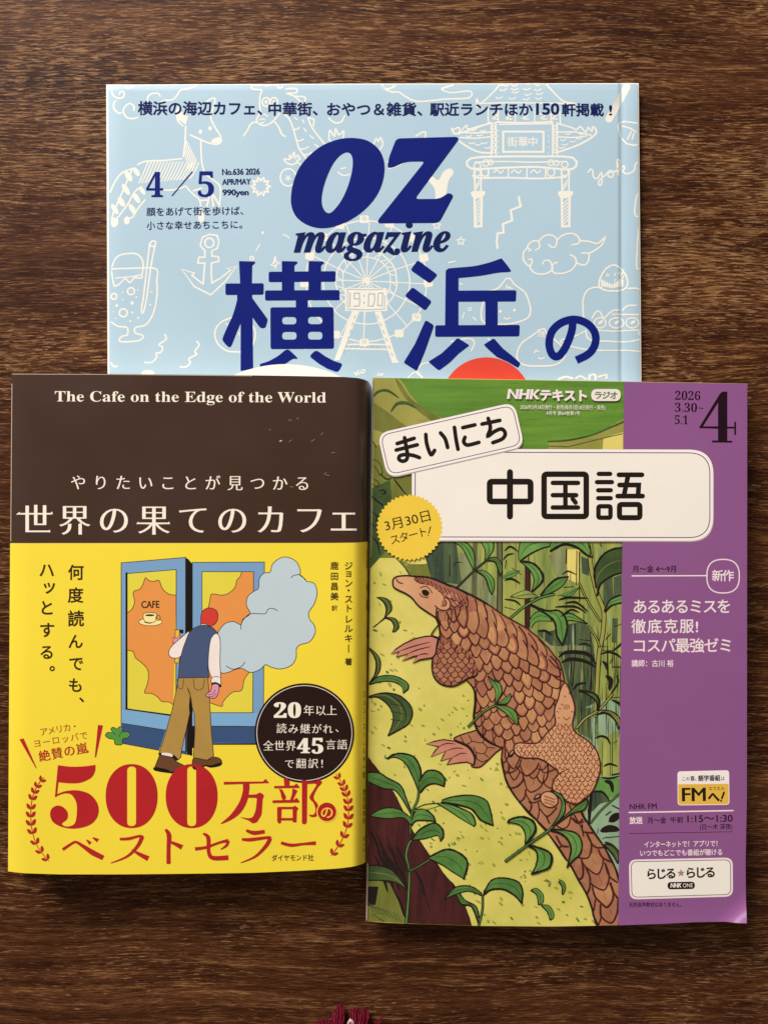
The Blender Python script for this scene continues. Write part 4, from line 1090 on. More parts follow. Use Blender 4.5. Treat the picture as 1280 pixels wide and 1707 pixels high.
tcov = [o for o in bpy.data.objects if o.parent == tb][0]
gq = coons([(623, 632.5), (1242, 642)], [(1242, 642), (1238, 1440), (1240, 1536)], [(612, 1532.5), (640, 1535), (920, 1541), (1240, 1536)], [(623, 632.5), (612, 1532.5)], S, T)
hq = lambda u, v: min(h_text(u, v), 10.2 + 0.45 * max(0, h_text(u, v) - 10.2)) - 0.35
slab('page_block', gq, hq, lambda u, v: 4.75, (PAGES, PAGES), tb)
slab('back_cover', gq, lambda u, v: 4.70, lambda u, v: 4.45, (PURPLE, SPW), tb)

cy = list(range(1408, 1544, 5))
cx = list(range(611, 660, 2)) + [920, 940, 960, 980, 1000, 1020, 1040, 1060, 1080, 1100] + list(range(1110, 1244, 5))
st = Sheet(h_text, (cx, cy), clip=[(620.7, 629.8), (1244.7, 639.7), (1240.5, 1300), (1243, 1539.6), (1180, 1541), (1030, 1542.2), (920, 1544), (700, 1540.2), (610.2, 1535.2)])
def convex_note(): pass
st.clip = [(620.7, 629.8), (1244.8, 639.7), (1243.9, 1539.9), (1030, 1542.4), (920, 1544.2), (800, 1543.2), (700, 1540.2), (610.2, 1535.2)]

OLI = mat('paint_olive', (128, 130, 58), rough=0.45, var2=(104, 108, 44), scale=50, stretch=(3, 1, 1))
OLL = mat('paint_olive_light', (170, 164, 82), rough=0.45, var2=(148, 144, 66), scale=60)
GRA = mat('paint_grass', (112, 154, 56), rough=0.45, var2=(84, 128, 44), scale=90, stretch=(0.25, 3, 1))
FOR = mat('paint_forest', (182, 184, 90), rough=0.45, var2=(112, 132, 68), scale=130, stretch=(1.6, 0.22, 1))
FORD = mat('paint_forest_dark', (92, 108, 72), rough=0.45, var2=(44, 58, 50), scale=150, stretch=(2.2, 0.25, 1))
FORM = mat('paint_forest_mint', (164, 190, 160), rough=0.45, var2=(136, 164, 128), scale=90, stretch=(1.6, 0.3, 1))
GREY = mat('paint_grey_green', (154, 160, 112), rough=0.45, var2=(116, 122, 78), scale=120, stretch=(2.5, 0.3, 1))
LF = mat('paint_leaf', (116, 164, 82), rough=0.45, var2=(82, 130, 58), scale=120)
LFD = mat('paint_leaf_dark', (78, 100, 52), rough=0.45, var2=(54, 74, 40), scale=120)
LFM = mat('paint_leaf_mid', (98, 146, 70), rough=0.45, var2=(68, 110, 50), scale=120)
BK = mat('paint_black', (34, 26, 22), rough=0.5, spec=0.2, var=0.1)
MAR = mat('paint_maroon', (84, 36, 36), rough=0.45, var2=(56, 20, 22), scale=90, stretch=(3, 0.6, 1))
TRK = mat('paint_trunk', (112, 112, 76), rough=0.45, var2=(84, 84, 58), scale=100)
SPK = mat('paint_speck', (168, 174, 66), rough=0.45, var2=(134, 152, 54), scale=200)
YLB = mat('paint_yellow', (232, 214, 116), rough=0.45, var=0.06)
KB = mat('paint_brown', (188, 130, 94), rough=0.45, var2=(160, 102, 76), scale=120)
KB2 = mat('paint_brown_light', (200, 144, 100), rough=0.45, var2=(170, 112, 80), scale=120)
KB3 = mat('paint_brown_red', (176, 112, 88), rough=0.45, var2=(150, 86, 70), scale=120)
KL2 = mat('paint_ochre', (214, 158, 108), rough=0.45, var2=(200, 136, 92), scale=160)
KL = mat('paint_skin', (222, 168, 124), rough=0.45, var2=(208, 150, 110), scale=90)
KP = mat('paint_claw', (214, 146, 122), rough=0.45, var2=(196, 124, 106), scale=90)
KO = mat('paint_line_brown', (76, 32, 28), rough=0.5, spec=0.2, var=0.15, scale=200)
KR = mat('paint_mark', (124, 52, 34), rough=0.5, var=0.15)

P0 = Z(600, 900, .2578); P6 = Z(600, 1220, .2578); A1 = Z(640, 930, .171875); A2 = Z(820, 1000, .171875)
A3 = Z(780, 1180, .203125); A4 = Z(860, 1360, .1484); A5 = Z(740, 890, .234375); U0 = Z(600, 600, .2578); U1 = Z(930, 600, .2734)

# --- painted background
k = Ink(st)
k.fill([(608, 620), (1045, 620), (1045, 770), (608, 770)], GRA)
k.fill(sm(U0((50, 100), (240, 115), (330, 230), (430, 330), (560, 400), (700, 600), (400, 760), (50, 760)), False, 4), OLL)
k.fill(sm(U0((50, 270), (140, 310), (260, 400), (330, 460), (250, 520), (150, 470), (50, 420)), True), OLI)
k.fill(sm(U0((228, 115), (270, 160), (330, 250), (430, 320), (520, 380), (480, 400), (400, 350), (310, 270), (250, 180)), True), OLI)
for p, w in ((((80, 245), (120, 205), (180, 200), (250, 245)), 5), (((200, 335), (240, 285), (300, 280), (360, 310)), 6)): k.stroke(sm(U0(*p)), w, LFD, taper=True)
k.fill(sm(U1((-60, 500), (60, 485), (200, 455), (300, 415), (420, 365), (420, 560), (-60, 560)), False, 4), OLL); k.stroke(sm(U1((-60, 498), (60, 490), (200, 460), (300, 420), (420, 368))), 3.2, LFD)
k.fill(U1((270, 545), (275, 480), (340, 455), (395, 440), (395, 545)), YLB)
k.stroke(U1((-60, 525), (60, 530), (180, 500), (390, 450)), 1.6, LFD)
# dark thicket left of the plates
k.fill([(606, 742), (700, 742), (700, 930), (606, 930)], OLI)
k.fill([(606, 820), (650, 800), (660, 900), (606, 960)], LFD)
# upper forest, right part
k.fill([(690, 885), (1045, 885), (1045, 1140), (1000, 1500), (905, 1300), (760, 1000)], FOR)
k.fill(A1((150, 20), (260, 60), (500, 60), (640, 280), (300, 190), (240, 165)), OLI); k.fill(A1((490, -60), (900, -40), (1150, 540), (860, 380), (640, 270), (480, 190)), GREY)
k.fill([(700, 900), (760, 900), (770, 975), (720, 968)], FORD)
k.stroke(sm(A1((120, 5), (190, 80), (250, 165))), 1.6, BK, wob=.3)
for p in (((345, 85), (410, 55)), ((500, 70), (550, 75)), ((490, 150), (545, 160)), ((635, 0), (632, 180)), ((670, 90), (700, 45), (760, 45)), ((1190, 20), (1175, 100))): k.stroke(sm(A1(*p)), 1.7, BK, taper=True)
k.fill(A5((820, 100), (880, 105), (880, 300), (800, 290), (740, 160)), GREY); k.fill(A5((865, 110), (960, 110), (960, 360), (880, 320)), YLB)
k.fill(sm(A5((660, 700), (760, 690), (900, 640), (1010, 640), (1060, 800), (1080, 1000), (1080, 1280), (920, 1280), (880, 1080), (820, 860), (740, 780)), True), FORD)
k.fill(sm(A5((680, 780), (800, 800), (900, 790), (1000, 800), (1000, 830), (900, 825), (800, 840), (740, 830)), True), GREY)
k.fill(A5((975, 160), (1030, 180), (1030, 300), (980, 280)), FORD); k.fill(A5((1130, 330), (1262, 290), (1262, 420), (1200, 470), (1130, 520)), FORD)
k.fill(A5((1195, 600), (1235, 600), (1230, 780), (1190, 770)), FORD)
k.fill(sm(A3((870, 60), (1250, 20), (1250, 1280), (1130, 1200), (960, 900), (1080, 480), (1050, 350), (930, 230)), True), FORM)
k.fill(A3((870, 0), (1010, 0), (1010, 260), (900, 200)), FORD)
k.fill(A3((1045, 200), (1240, 200), (1240, 560), (1085, 560)), FOR); k.fill(A3((1090, 80), (1200, 60), (1200, 200), (1080, 260)), FORM)
for x in (1040, 1100, 1165, 1180): k.stroke(A3((x, 280), (x, 560)), 1.3, LFD)
k.fill(A3((1040, 570), (1240, 575), (1240, 720), (1100, 760), (1030, 660)), LF)
k.fill(sm(A3((1020, 690), (1100, 690), (1160, 760), (1080, 790), (1010, 850)), True), FORD)
# vertical brush strokes
k.share(40)
for i in range(70):
    x = random.uniform(800, 1036); y = random.uniform(900, 1120); L_ = random.uniform(20, 80)
    k.stroke([(x, y), (x + random.uniform(-1, 1), y + L_ / 2), (x, y + L_)], random.uniform(1.0, 3.2), random.choice((GREY, OLL, OLI, FORM, TRK)), taper=True)
for i in range(110):
    x = random.uniform(940, 1034); y = random.uniform(1040, 1220); L_ = random.uniform(25, 90)
    k.stroke([(x, y), (x + random.uniform(-1, 1), y + L_ / 2), (x, y + L_)], random.uniform(0.8, 2.2), random.choice((FORD, LFD, OLI, BK, FORD)), taper=True)
for i in range(120):
    x = random.uniform(620, 1036); y = random.uniform(634, 735); L_ = random.uniform(8, 30)
    if x > 720 or y > 0 and x > 690: k.stroke([(x, y), (x + L_, y + random.uniform(-1.5, 1.5))], random.uniform(.6, 1.5), random.choice((LF, LFM, OLI, GRA)), taper=True)
k.single()
# dark tangle of twigs left of the sticker
k.share(8)
for p in (((75, 520), (95, 545), (105, 570)), ((72, 640), (120, 660), (145, 720), (130, 745), (105, 700), (78, 680)), ((130, 735), (170, 770), (205, 765)), ((215, 765), (250, 810), (300, 875)), ((75, 765), (120, 790), (110, 820), (75, 800)), ((120, 850), (150, 840), (165, 860), (140, 865)), ((75, 880), (120, 920), (155, 945)), ((75, 980), (110, 1010), (100, 1050)), ((75, 1060), (130, 1110), (150, 1150)), ((80, 1150), (110, 1180), (130, 1260))):
    k.stroke(sm(U0(*p)), random.uniform(1.4, 3.0), BK, taper=True)
k.single(); k.share(14)
# specks of the meadow
gpoly = [(616, 925), (662, 925), (705, 968), (640, 972), (700, 1040), (722, 1060), (660, 1120), (730, 1170), (778, 1130), (790, 1200), (770, 1250), (850, 1270), (860, 1370), (920, 1440), (1000, 1538), (790, 1542), (700, 1420), (630, 1260), (614, 1240)]
for i in range(620):
    x, y = random.uniform(616, 1000), random.uniform(925, 1540)
    if inside((x, y), gpoly): k.fill(ell(x, y, random.uniform(1.0, 5.2), random.uniform(.8, 2.4), 9, random.uniform(.2, 1.2)), random.choice((SPK, SPK, LFM, OLL)))
k.single()
# fallen maroon trunk, lower left
k.fill([p for p in P6((30, 130), (60, 180), (100, 235), (160, 300), (205, 370), (255, 480), (340, 640), (400, 720), (440, 785), (500, 850), (550, 930), (620, 1010), (650, 1080), (690, 1150), (725, 1275), (30, 1275))], MAR)
k.fill(P6((30, 850), (120, 960), (190, 980), (250, 1090), (305, 1250), (30, 1260)), OLI); k.fill(P6((30, 1000), (120, 1000), (100, 1120), (30, 1120)), BK)
k.share(8)
for i in range(26):
    x = random.uniform(60, 420); y = 380 + x * 1.5 + random.uniform(-60, 330)
    pts = P6((x, y), (x + 40, y + 75), (x + 70, y + 170))
    if all(u > 612 for u, _ in pts) and pts[-1][1] < 1540 and x + 70 < 300 + (y - 500) * .5: k.stroke(sm(pts), random.uniform(1.2, 5.5), BK, taper=True)
k.stroke(sm(P6((30, 140), (90, 215), (200, 365), (260, 480), (340, 640), (440, 785), (550, 930), (620, 1010), (690, 1160), (725, 1270))), 1.6, BK, wob=.4)
for i in range(9): k.stroke(P6((60 + i * 22, 1110 + i * 8), (85 + i * 22, 1160 + i * 8)), 1.4, LFD)
k.stroke(P6((50, 1120), (190, 1170), (80, 1180), (160, 1230)), 1.5, BK)
k.single()
k.make('painted_background', tcov)

# --- foliage
k = Ink(st)
def leaf(f, a, b, m=LF, wa=3.0, wb=1.6, clip=None):
    A = sm(f(*a), False, 6); B = sm(f(*b), False, 6)
    k.fill(A + B[::-1], m)
    n_ = min(len(A), len(B)); mid = [((A[int(i * (len(A) - 1) / (n_ - 1))][0] + B[int(i * (len(B) - 1) / (n_ - 1))][0]) / 2, (A[int(i * (len(A) - 1) / (n_ - 1))][1] + B[int(i * (len(B) - 1) / (n_ - 1))][1]) / 2) for i in range(n_)]
    k.stroke(mid[1:-1], 1.6, LFD if m is not LFD else OLI, taper=True)
    k.stroke(A, wa, BK, w2=wa * .7, wob=.15); k.stroke(B, wb, BK, wob=.2)
def stem(f, pts, w=4.2, m=LFM):
    p = sm(f(*pts)); k.stroke(p, w + 2.2, BK); k.stroke(p, w - .6, m)
# trunks
for x0, x1, m in ((378, 412, TRK), (576, 608, MAR)):
    t0 = 40 if x0 < 500 else 220
    k.fill(A5((x0, t0), (x1, t0), (x1 + 2, 600), (x1 - 2, 680), (x0 - 4, 660), (x0, 560)), m)
    for x in (x0, x1): k.stroke(A5((x, t0), (x + 2, 300), (x, 560 if x0 < 500 else 660)), 1.8, BK, wob=.3)
k.fill(A5((205, 60), (235, 60), (232, 440), (195, 430)), TRK)
for p in (((930, 640), (935, 840)), ((905, 900), (890, 1130)), ((960, 130), (962, 480)), ((870, 110), (868, 210)), ((943, 120), (940, 360)), ((1040, 700), (1050, 1100)), ((1052, 860), (1040, 1110)), ((930, 860), (912, 1080)), ((600, 40), (600, 200)), ((40, 150), (40, 300)), ((440, 190), (435, 245))):
    k.stroke(A5(*p), 1.6, BK, wob=.4)
# bamboo-like main stem
for off, w, m in ((0, 5.0, LFM),):
    stem(A5, ((1020, 40), (1035, 160), (1050, 270), (1090, 430), (1133, 550), (1128, 700), (1100, 860), (1085, 1110), (1075, 1290)), 6.0, OLL)
stem(A5, ((960, 350), (1010, 460), (1070, 560), (1110, 620)), 2.2, OLL); stem(A5, ((1030, 660), (1080, 740), (1105, 800)), 2.2, OLL)
stem(A2, ((1160, 900), (1220, 800), (1210, 740)), .8, LFD); stem(A2, ((820, 1240), (900, 1150), (1000, 1090), (1060, 1040), (1160, 920)), 3.0, OLL)
leaf(A5, ((760, 120), (850, 75), (940, 95), (1000, 140), (1040, 165)), ((740, 60), (850, 20), (980, 20), (1030, 80), (1040, 165)), LF, 5.0)
leaf(A5, ((540, 195), (600, 150), (690, 105), (750, 90)), ((530, 185), (530, 110), (570, 30), (750, 20), (750, 90)), LF, 3.2)
leaf(A5, ((545, 200), (610, 260), (640, 330), (620, 415)), ((550, 195), (640, 215), (700, 290), (690, 350), (620, 415)), LF, 2.0, 4.0)
leaf(A5, ((1090, 435), (1110, 360), (1190, 300), (1268, 275)), ((1080, 380), (1068, 260), (1120, 160), (1190, 112), (1268, 98)), LFD, 4.2, 3.6)
leaf(A5, ((1145, 555), (1190, 510), (1268, 488)), ((1140, 545), (1180, 470), (1268, 430)), LF, 3.6, 3.0)
leaf(A5, ((620, 670), (660, 622), (765, 622)), ((608, 610), (650, 560), (720, 550), (765, 622)), LF, 1.5, 1.6)
leaf(A5, ((840, 585), (900, 565), (1020, 640)), ((830, 630), (900, 615), (1020, 640)), LF, 2.6, 1.6)
leaf(A5, ((420, 300), (480, 262), (540, 262)), ((420, 318), (490, 305), (540, 262)), LF, .6, .6)
leaf(A5, ((800, 440), (860, 420), (960, 380)), ((830, 440), (900, 440), (960, 380)), LF, .6, .8)
leaf(A5, ((600, 500), (680, 540), (780, 620), (800, 720), (840, 792)), ((600, 495), (720, 545), (820, 548), (870, 620), (870, 700), (840, 792)), LF, 4.5, 3.4)
leaf(A5, ((690, 440), (760, 420), (840, 370), (880, 310)), ((690, 432), (740, 370), (800, 320), (880, 305)), LFM, 2.0, 3.6)
leaf(A5, ((470, 448), (520, 420), (590, 402), (665, 445)), ((470, 448), (560, 460), (640, 455), (665, 445)), FOR, 1.3, 1.3)
stem(A5, ((470, 600), (540, 540), (600, 498), (690, 452), (780, 430)), 2.6, LF)
leaf(A5, ((212, 262), (170, 180), (120, 90), (40, 50)), ((215, 255), (215, 150), (180, 80), (110, 45), (40, 50)), LF, 2.0, 2.0)
leaf(A5, ((290, 192), (290, 110), (235, 20)), ((298, 190), (350, 110), (345, 20)), LF, 2.0, 2.0)
leaf(A5, ((225, 265), (290, 310), (322, 400), (338, 432)), ((225, 260), (290, 264), (350, 320), (356, 390), (338, 432)), LF, 3.0, 1.6)
leaf(A5, ((300, 192), (360, 200), (385, 260), (396, 302)), ((305, 180), (360, 165), (402, 200), (414, 260), (396, 302)), LFM, 3.0, 1.8)
stem(A5, ((95, 378), (210, 265), (300, 190), (315, 175)), 1.6, LFD)
k.share(12)
for p, w in ((((430, 330), (480, 320), (540, 352)), 4), (((480, 240), (550, 290)), 3.4), (((420, 185), (450, 150), (495, 140)), 3), (((430, 120), (470, 90), (522, 122)), 3.4), (((430, 465), (500, 475), (545, 508)), 3.4), (((430, 520), (505, 540)), 3.4),
             (((815, 470), (880, 453), (1020, 458)), 4.2), (((790, 520), (860, 516), (940, 520), (1010, 562)), 4), (((860, 492), (940, 488), (1020, 552)), 4), (((850, 380), (918, 375)), 4), (((840, 290), (880, 265), (940, 290)), 2.4), (((830, 590), (900, 540), (960, 560)), 3.2),
             (((665, 690), (720, 690), (765, 718)), 4.2), (((815, 875), (870, 842), (985, 845), (1040, 870), (1075, 925)), 6.5), (((835, 915), (900, 890), (1000, 905), (1072, 945)), 6), (((960, 750), (1040, 760)), 3), (((955, 790), (1000, 780), (1040, 800)), 3),
             (((1110, 855), (1170, 840), (1230, 860), (1262, 890)), 4), (((1125, 905), (1150, 930), (1160, 970)), 5.5), (((1150, 1010), (1185, 1040), (1175, 1110)), 7.5), (((1195, 945), (1262, 948)), 6), (((1180, 920), (1195, 885)), 5), (((1150, 750), (1180, 710)), 5), (((1200, 830), (1240, 800), (1262, 770)), 3.5), (((1210, 660), (1262, 640)), 3.4), (((1115, 800), (1165, 802)), 2.0), (((1115, 830), (1215, 828)), 2.6),
             (((915, 1110), (950, 1070), (1010, 1060)), 4), (((960, 1125), (1040, 1130), (1100, 1190)), 4), (((1190, 1180), (1250, 1210), (1262, 1245)), 5), (((1185, 1165), (1262, 1160)), 3.4), (((1055, 70), (1058, 170)), 5), (((1020, 50), (1030, 100)), 6), (((1110, 70), (1120, 90)), 5), (((700, 600), (760, 560)), 1)):
    k.stroke(sm(A5(*p)), w, BK, taper=True)
for p, w in ((((1040, 250), (1090, 232), (1140, 250), (1165, 300)), 4), (((1040, 60), (1130, 40), (1200, 90), (1235, 165)), 5), (((1110, 480), (1160, 460), (1225, 480)), 3.5), (((1190, 290), (1225, 270)), 2.6), (((1090, 570), (1160, 578), (1240, 560)), 3.4), (((1120, 600), (1170, 620), (1185, 690)), 7), (((1030, 690), (1100, 690), (1160, 760)), 3.6), (((1180, 550), (1235, 540)), 9), (((1130, 880), (1170, 850)), 7), (((1160, 930), (1200, 900), (1240, 870)), 13), (((1090, 1010), (1160, 990), (1235, 1000)), 12), (((1180, 800), (1240, 830)), 7), (((1060, 1030), (1065, 990)), 4), (((1100, 1075), (1130, 1060)), 4), (((1130, 1065), (1240, 1055)), 5), (((1120, 1100), (1180, 1130), (1235, 1180)), 5), (((1015, 690), (1000, 800), (990, 960)), 6), (((980, 830), (985, 900)), 3)):
    k.stroke(sm(A3(*p)), w, BK, taper=True)
k.single()
leaf(A3, ((1120, 1130), (1180, 1200), (1225, 1275)), ((1115, 1120), (1180, 1130), (1232, 1190), (1228, 1275)), LFD, 3, 2)
stem(A3, ((1005, 945), (1100, 830), (1250, 700)), 1.8, LF)
leaf(A2, ((1020, 1070), (1010, 990), (950, 930), (850, 885)), ((1030, 1070), (1035, 970), (980, 905), (850, 880)), LF, 3.4, 4.0)
leaf(A2, ((1060, 1090), (1140, 1110), (1200, 1180), (1220, 1250)), ((1060, 1070), (1150, 1080), (1230, 1140), (1240, 1220), (1220, 1250)), OLL, 3.2, 2.4)
# left edge plants
leaf(P0, ((95, 560), (150, 510), (165, 490)), ((85, 565), (130, 530), (165, 505)), LFD, 1.4, 1.4)
leaf(P0, ((160, 505), (170, 450), (150, 400), (110, 372)), ((165, 500), (205, 450), (195, 400), (160, 375), (110, 372)), LFD, 2.4, 1.4)
leaf(P0, ((165, 505), (200, 520), (220, 560), (210, 595)), ((170, 500), (230, 510), (252, 560), (230, 590), (210, 595)), LFD, 2.6, 1.4)
leaf(P0, ((60, 930), (100, 860), (100, 770), (55, 700)), ((60, 930), (125, 850), (125, 760), (50, 690)), LFD, 3.0, 1.5)
leaf(P0, ((60, 935), (150, 915), (220, 920), (270, 950), (280, 990)), ((60, 930), (120, 885), (220, 880), (300, 920), (312, 960), (280, 990)), LFM, 2.0, 2.2)
leaf(P0, ((50, 1020), (120, 1020), (190, 1080), (215, 1160), (182, 1265)), ((50, 1015), (150, 990), (260, 1010), (335, 1090), (320, 1180), (250, 1230), (182, 1265)), LFD, 2.4, 2.4)
k.stroke(sm(P0((190, 1000), (260, 1050), (295, 1120), (290, 1180))), 1.8, BK, taper=True)
for y in (1060, 1110, 1160): k.stroke(P0((200, y), (280, y + 15)), 1.0, BK)
# lower plant
leaf(P6, ((40, 960), (120, 960), (220, 970), (305, 1020)), ((40, 865), (120, 865), (200, 890), (260, 950), (305, 1020)), LFD, 2.0, 2.4)
stem(P6, ((298, 1245), (312, 1080), (318, 900), (298, 800), (318, 720), (345, 690)), 3.2); stem(P6, ((325, 660), (325, 590), (340, 510), (372, 440), (380, 370)), 2.2); stem(P6, ((320, 900), (370, 875), (450, 825)), 2.0)
leaf(P6, ((375, 375), (340, 290), (290, 200), (230, 165), (180, 172)), ((385, 360), (392, 250), (350, 165), (270, 140), (210, 150), (180, 172)), LFM, 2.4, 3.2)
leaf(P6, ((390, 392), (430, 350), (480, 335), (542, 352)), ((382, 320), (430, 255), (500, 255), (545, 300), (542, 352)), LFM, 3.2, 3.0)
leaf(P6, ((325, 525), (270, 430), (220, 375), (150, 365), (40, 315)), ((330, 515), (295, 420), (260, 345), (180, 300), (120, 265), (40, 262)), LFM, 2.4, 2.4)
leaf(P6, ((325, 600), (280, 555), (180, 560), (65, 545)), ((325, 555), (250, 500), (150, 495), (65, 540)), LFM, 2.0, 2.0)
leaf(P6, ((335, 605), (365, 575), (450, 575), (486, 582)), ((332, 570), (360, 510), (420, 503), (470, 540), (488, 580)), LFM, 3.0, 2.6)
leaf(P6, ((335, 700), (420, 690), (500, 670), (520, 705)), ((335, 695), (390, 630), (480, 590), (532, 630), (537, 680), (520, 705)), LFM, 2.0, 3.0)
k.stroke(sm(P6((345, 505), (420, 470), (530, 460))), 1.6, BK); k.stroke(sm(P6((350, 510), (440, 500), (520, 475))), 1.2, LFM)
leaf(P6, ((500, 465), (560, 500), (650, 560), (735, 610)), ((540, 455), (640, 490), (720, 530), (745, 590), (735, 610)), LF, 2.0, 2.4)
leaf(P6, ((530, 458), (620, 470), (720, 500), (780, 570), (860, 605)), ((530, 442), (600, 420), (720, 410), (810, 440), (840, 500), (860, 605)), LFM, 4.0, 2.4)
leaf(P6, ((450, 822), (530, 860), (590, 900), (670, 950)), ((450, 808), (560, 760), (650, 790), (695, 850), (670, 950)), LFM, 2.4, 3.4)
# sprout
stem(P6, ((765, 1262), (790, 1150), (792, 1060)), 2.0)
leaf(P6, ((765, 1235), (720, 1130), (650, 1110), (600, 1000)), ((768, 1200), (750, 1130), (680, 1090), (640, 1040), (600, 1000)), LFM, 3.4, 2.2)
leaf(P6, ((785, 1058), (700, 1030), (620, 1050), (545, 1082)), ((785, 1045), (740, 1010), (680, 995), (610, 1010), (545, 1082)), LFM, 2.2, 2.2)
leaf(P6, ((800, 1052), (850, 1020), (930, 1020), (1000, 1060), (1045, 1110)), ((800, 1040), (850, 960), (930, 945), (1020, 970), (1050, 1030), (1045, 1110)), LFM, 3.8, 2.6)
for a, b in ((((170, 840), (230, 890), (250, 1000)), ((170, 832), (230, 815), (300, 880), (300, 970), (250, 1000))), (((285, 1010), (350, 1080), (380, 1170)), ((290, 1000), (370, 1010), (420, 1090), (415, 1150), (380, 1170))), (((480, 740), (515, 800), (515, 880)), ((480, 715), (535, 745), (555, 810), (530, 880), (515, 880)))):
    leaf(A4, a, b, LF, 2.6, 1.4)
k.stroke(sm(A4((315, 725), (360, 745), (365, 790))), 1.2, LFD); k.stroke(sm(A4((335, 715), (385, 745), (375, 790))), 1.2, LFD)
k.make('foliage', tcov)

# --- the pangolin
BODY = (A1((500, 575), (520, 500), (640, 400), (600, 330), (560, 280), (640, 265), (770, 325), (880, 375), (1000, 445), (1120, 530), (1230, 597))
        + A2((320, 265), (390, 320), (450, 368), (510, 430), (565, 490), (600, 540), (645, 590), (672, 660), (692, 740), (705, 830), (700, 1000), (760, 1240))
        + A3((900, 300), (1000, 400), (960, 740), (930, 830), (965, 920), (1040, 1040), (1120, 1150))
        + A4((1050, 480), (1120, 600), (1158, 720), (1165, 850), (1150, 1000), (1140, 1260), (930, 1260), (870, 1130), (850, 1040), (790, 880), (700, 730), (610, 560), (480, 360), (350, 190), (250, 80))
        + A3((560, 920), (490, 860), (420, 770), (370, 700), (330, 630), (295, 540), (272, 430), (280, 330), (255, 320), (180, 280), (110, 220), (70, 170))
        + P0((750, 1220), (733, 1150), (745, 1050), (735, 970), (690, 910)) + A1((700, 1140), (560, 1080), (540, 900), (540, 740), (525, 640)))
BODYS = sm(BODY, True, 3)
ARM = sm(A1((545, 760), (520, 830), (475, 960), (465, 1070), (490, 1165), (560, 1228), (660, 1245), (740, 1215), (810, 1170), (900, 1130), (880, 1000), (780, 880), (660, 820)), True)
k = Ink(st)
# far foot and claws
k.fill(sm(P6((610, 50), (640, 25), (720, 0), (780, -10), (850, 50), (915, 95), (870, 140), (820, 190), (770, 228), (720, 220), (745, 165), (700, 90)), True), KB)
k.outl(sm(P6((610, 50), (640, 25), (720, 0), (780, -10), (850, 50), (915, 95), (870, 140), (820, 190), (770, 228), (720, 220), (745, 165), (700, 90)), True), 2.6, KO)
k.share(6)
for p in (((700, 20), (720, 60), (690, 80)), ((720, 60), (790, 70), (800, 30)), ((790, 70), (820, 100), (800, 140), (750, 130), (735, 100)), ((820, 100), (870, 105)), ((750, 130), (752, 170)), ((800, 140), (830, 165)), ((755, 175), (790, 195), (820, 180)), ((650, 30), (670, 70))): k.stroke(sm(P6(*p)), 1.6, KO)
k.single()
FOOT = P6((620, 62), (540, 50), (480, 62), (428, 78), (510, 96), (480, 130), (458, 162), (560, 122), (540, 150), (522, 188), (600, 165), (580, 185), (562, 212), (640, 200), (690, 195), (735, 215), (748, 170), (720, 110), (680, 80))
k.fill(FOOT, KP); k.outl(FOOT, 2.2, KO)
for p in (((505, 98), (560, 75), (620, 80)), ((560, 122), (620, 105), (670, 110)), ((600, 165), (650, 140), (690, 140))): k.stroke(sm(P6(*p)), 1.8, KO, taper=True)
k.stroke(sm(P6((620, 62), (700, 100), (740, 165), (735, 215))), 3.2, BK)
# body
k.fill(BODYS, KB)
mx = sm(A3((280, 310), (330, 300), (380, 260), (400, 285), (370, 380), (300, 420)), True); k.fill(mx, KB3)
# big overlapping scales, row over row
def scale_pts(cx, cy, w, h, tilt, point=.25):
    p = [(-w / 2, -h * .45), (-w * .52, 0), (-w * .36, h * .34), (0, h * (.5 + .12 * point)), (w * .36, h * .34), (w * .52, 0), (w / 2, -h * .45)]
    c, s = math.cos(tilt), math.sin(tilt)
    return [(cx + x * c - y * s, cy + x * s + y * c) for x, y in sm(p, False, 4)]
def field(rows, spacing, w, h, tilt, poly, mats, line, lw, avoid=(), jit=1.2, mark=True):
    k.share(307)
    for r, (ax, ay, bx, by) in rows:
        L_ = math.hypot(bx - ax, by - ay); n = int(L_ / spacing) + 2
        for i in range(n - 1, -2, -1):
            t = (i + (0.5 if r % 2 else 0)) * spacing / L_
            x = ax + (bx - ax) * t + random.uniform(-jit, jit); y = ay + (by - ay) * t + random.uniform(-jit, jit)
            if any(inside((x, y), a) for a in avoid) or not inside((x, y), poly): continue
            ww = w * random.uniform(.92, 1.14); hh = h * random.uniform(.9, 1.15); tl = tilt(x, y) + random.uniform(-.08, .08)
            p = scale_pts(x, y, ww, hh, tl, random.uniform(0, 1.6))
            ok = all(inside(q, poly) for q in p)
            if ok:
                k.fill(p, random.choice(mats))
                if random.random() < .65: k.fill([(x + (a - x) * .62 + random.uniform(-.5, .5), y + (b - y) * .66 + 1) for a, b in p], random.choice((KB2, KL2, KB2, KB)))
            for run in ([p] if ok else clip_line(p, poly)): k.stroke(run, lw * random.uniform(.8, 1.25), line, wob=.12)
            if mark and random.random() < .75 and inside((x, y), poly):
                c, s = math.cos(tl), math.sin(tl); d = hh * .2
                k.stroke([(x + s * d * .6, y - c * d * .6), (x - s * d, y + c * d)], 1.7, KR, taper=True)
    k.single()
tilt_b = lambda x, y: -max(0.0, min(.75, .25 + (x - 800 - (y - 1040) * .75) / 150.0)) if y < 1160 else -.05
upper = [p for p in BODYS]
BABY = (A2((700, 810), (680, 830), (655, 890), (640, 960), (610, 1040), (605, 1110), (615, 1190)) + A3((700, 150), (640, 215), (575, 285), (500, 292), (410, 288), (375, 320), (385, 370), (430, 405), (500, 412), (580, 415), (660, 460), (740, 530), (705, 590), (690, 650), (720, 720), (790, 755), (880, 790), (960, 740), (1020, 680), (1070, 560), (1082, 460), (1050, 350), (980, 270), (890, 210), (855, 150), (868, 60)) + A2((800, 1040), (780, 960), (742, 860), (720, 815)))
BABYS = sm(BABY, True, 4)
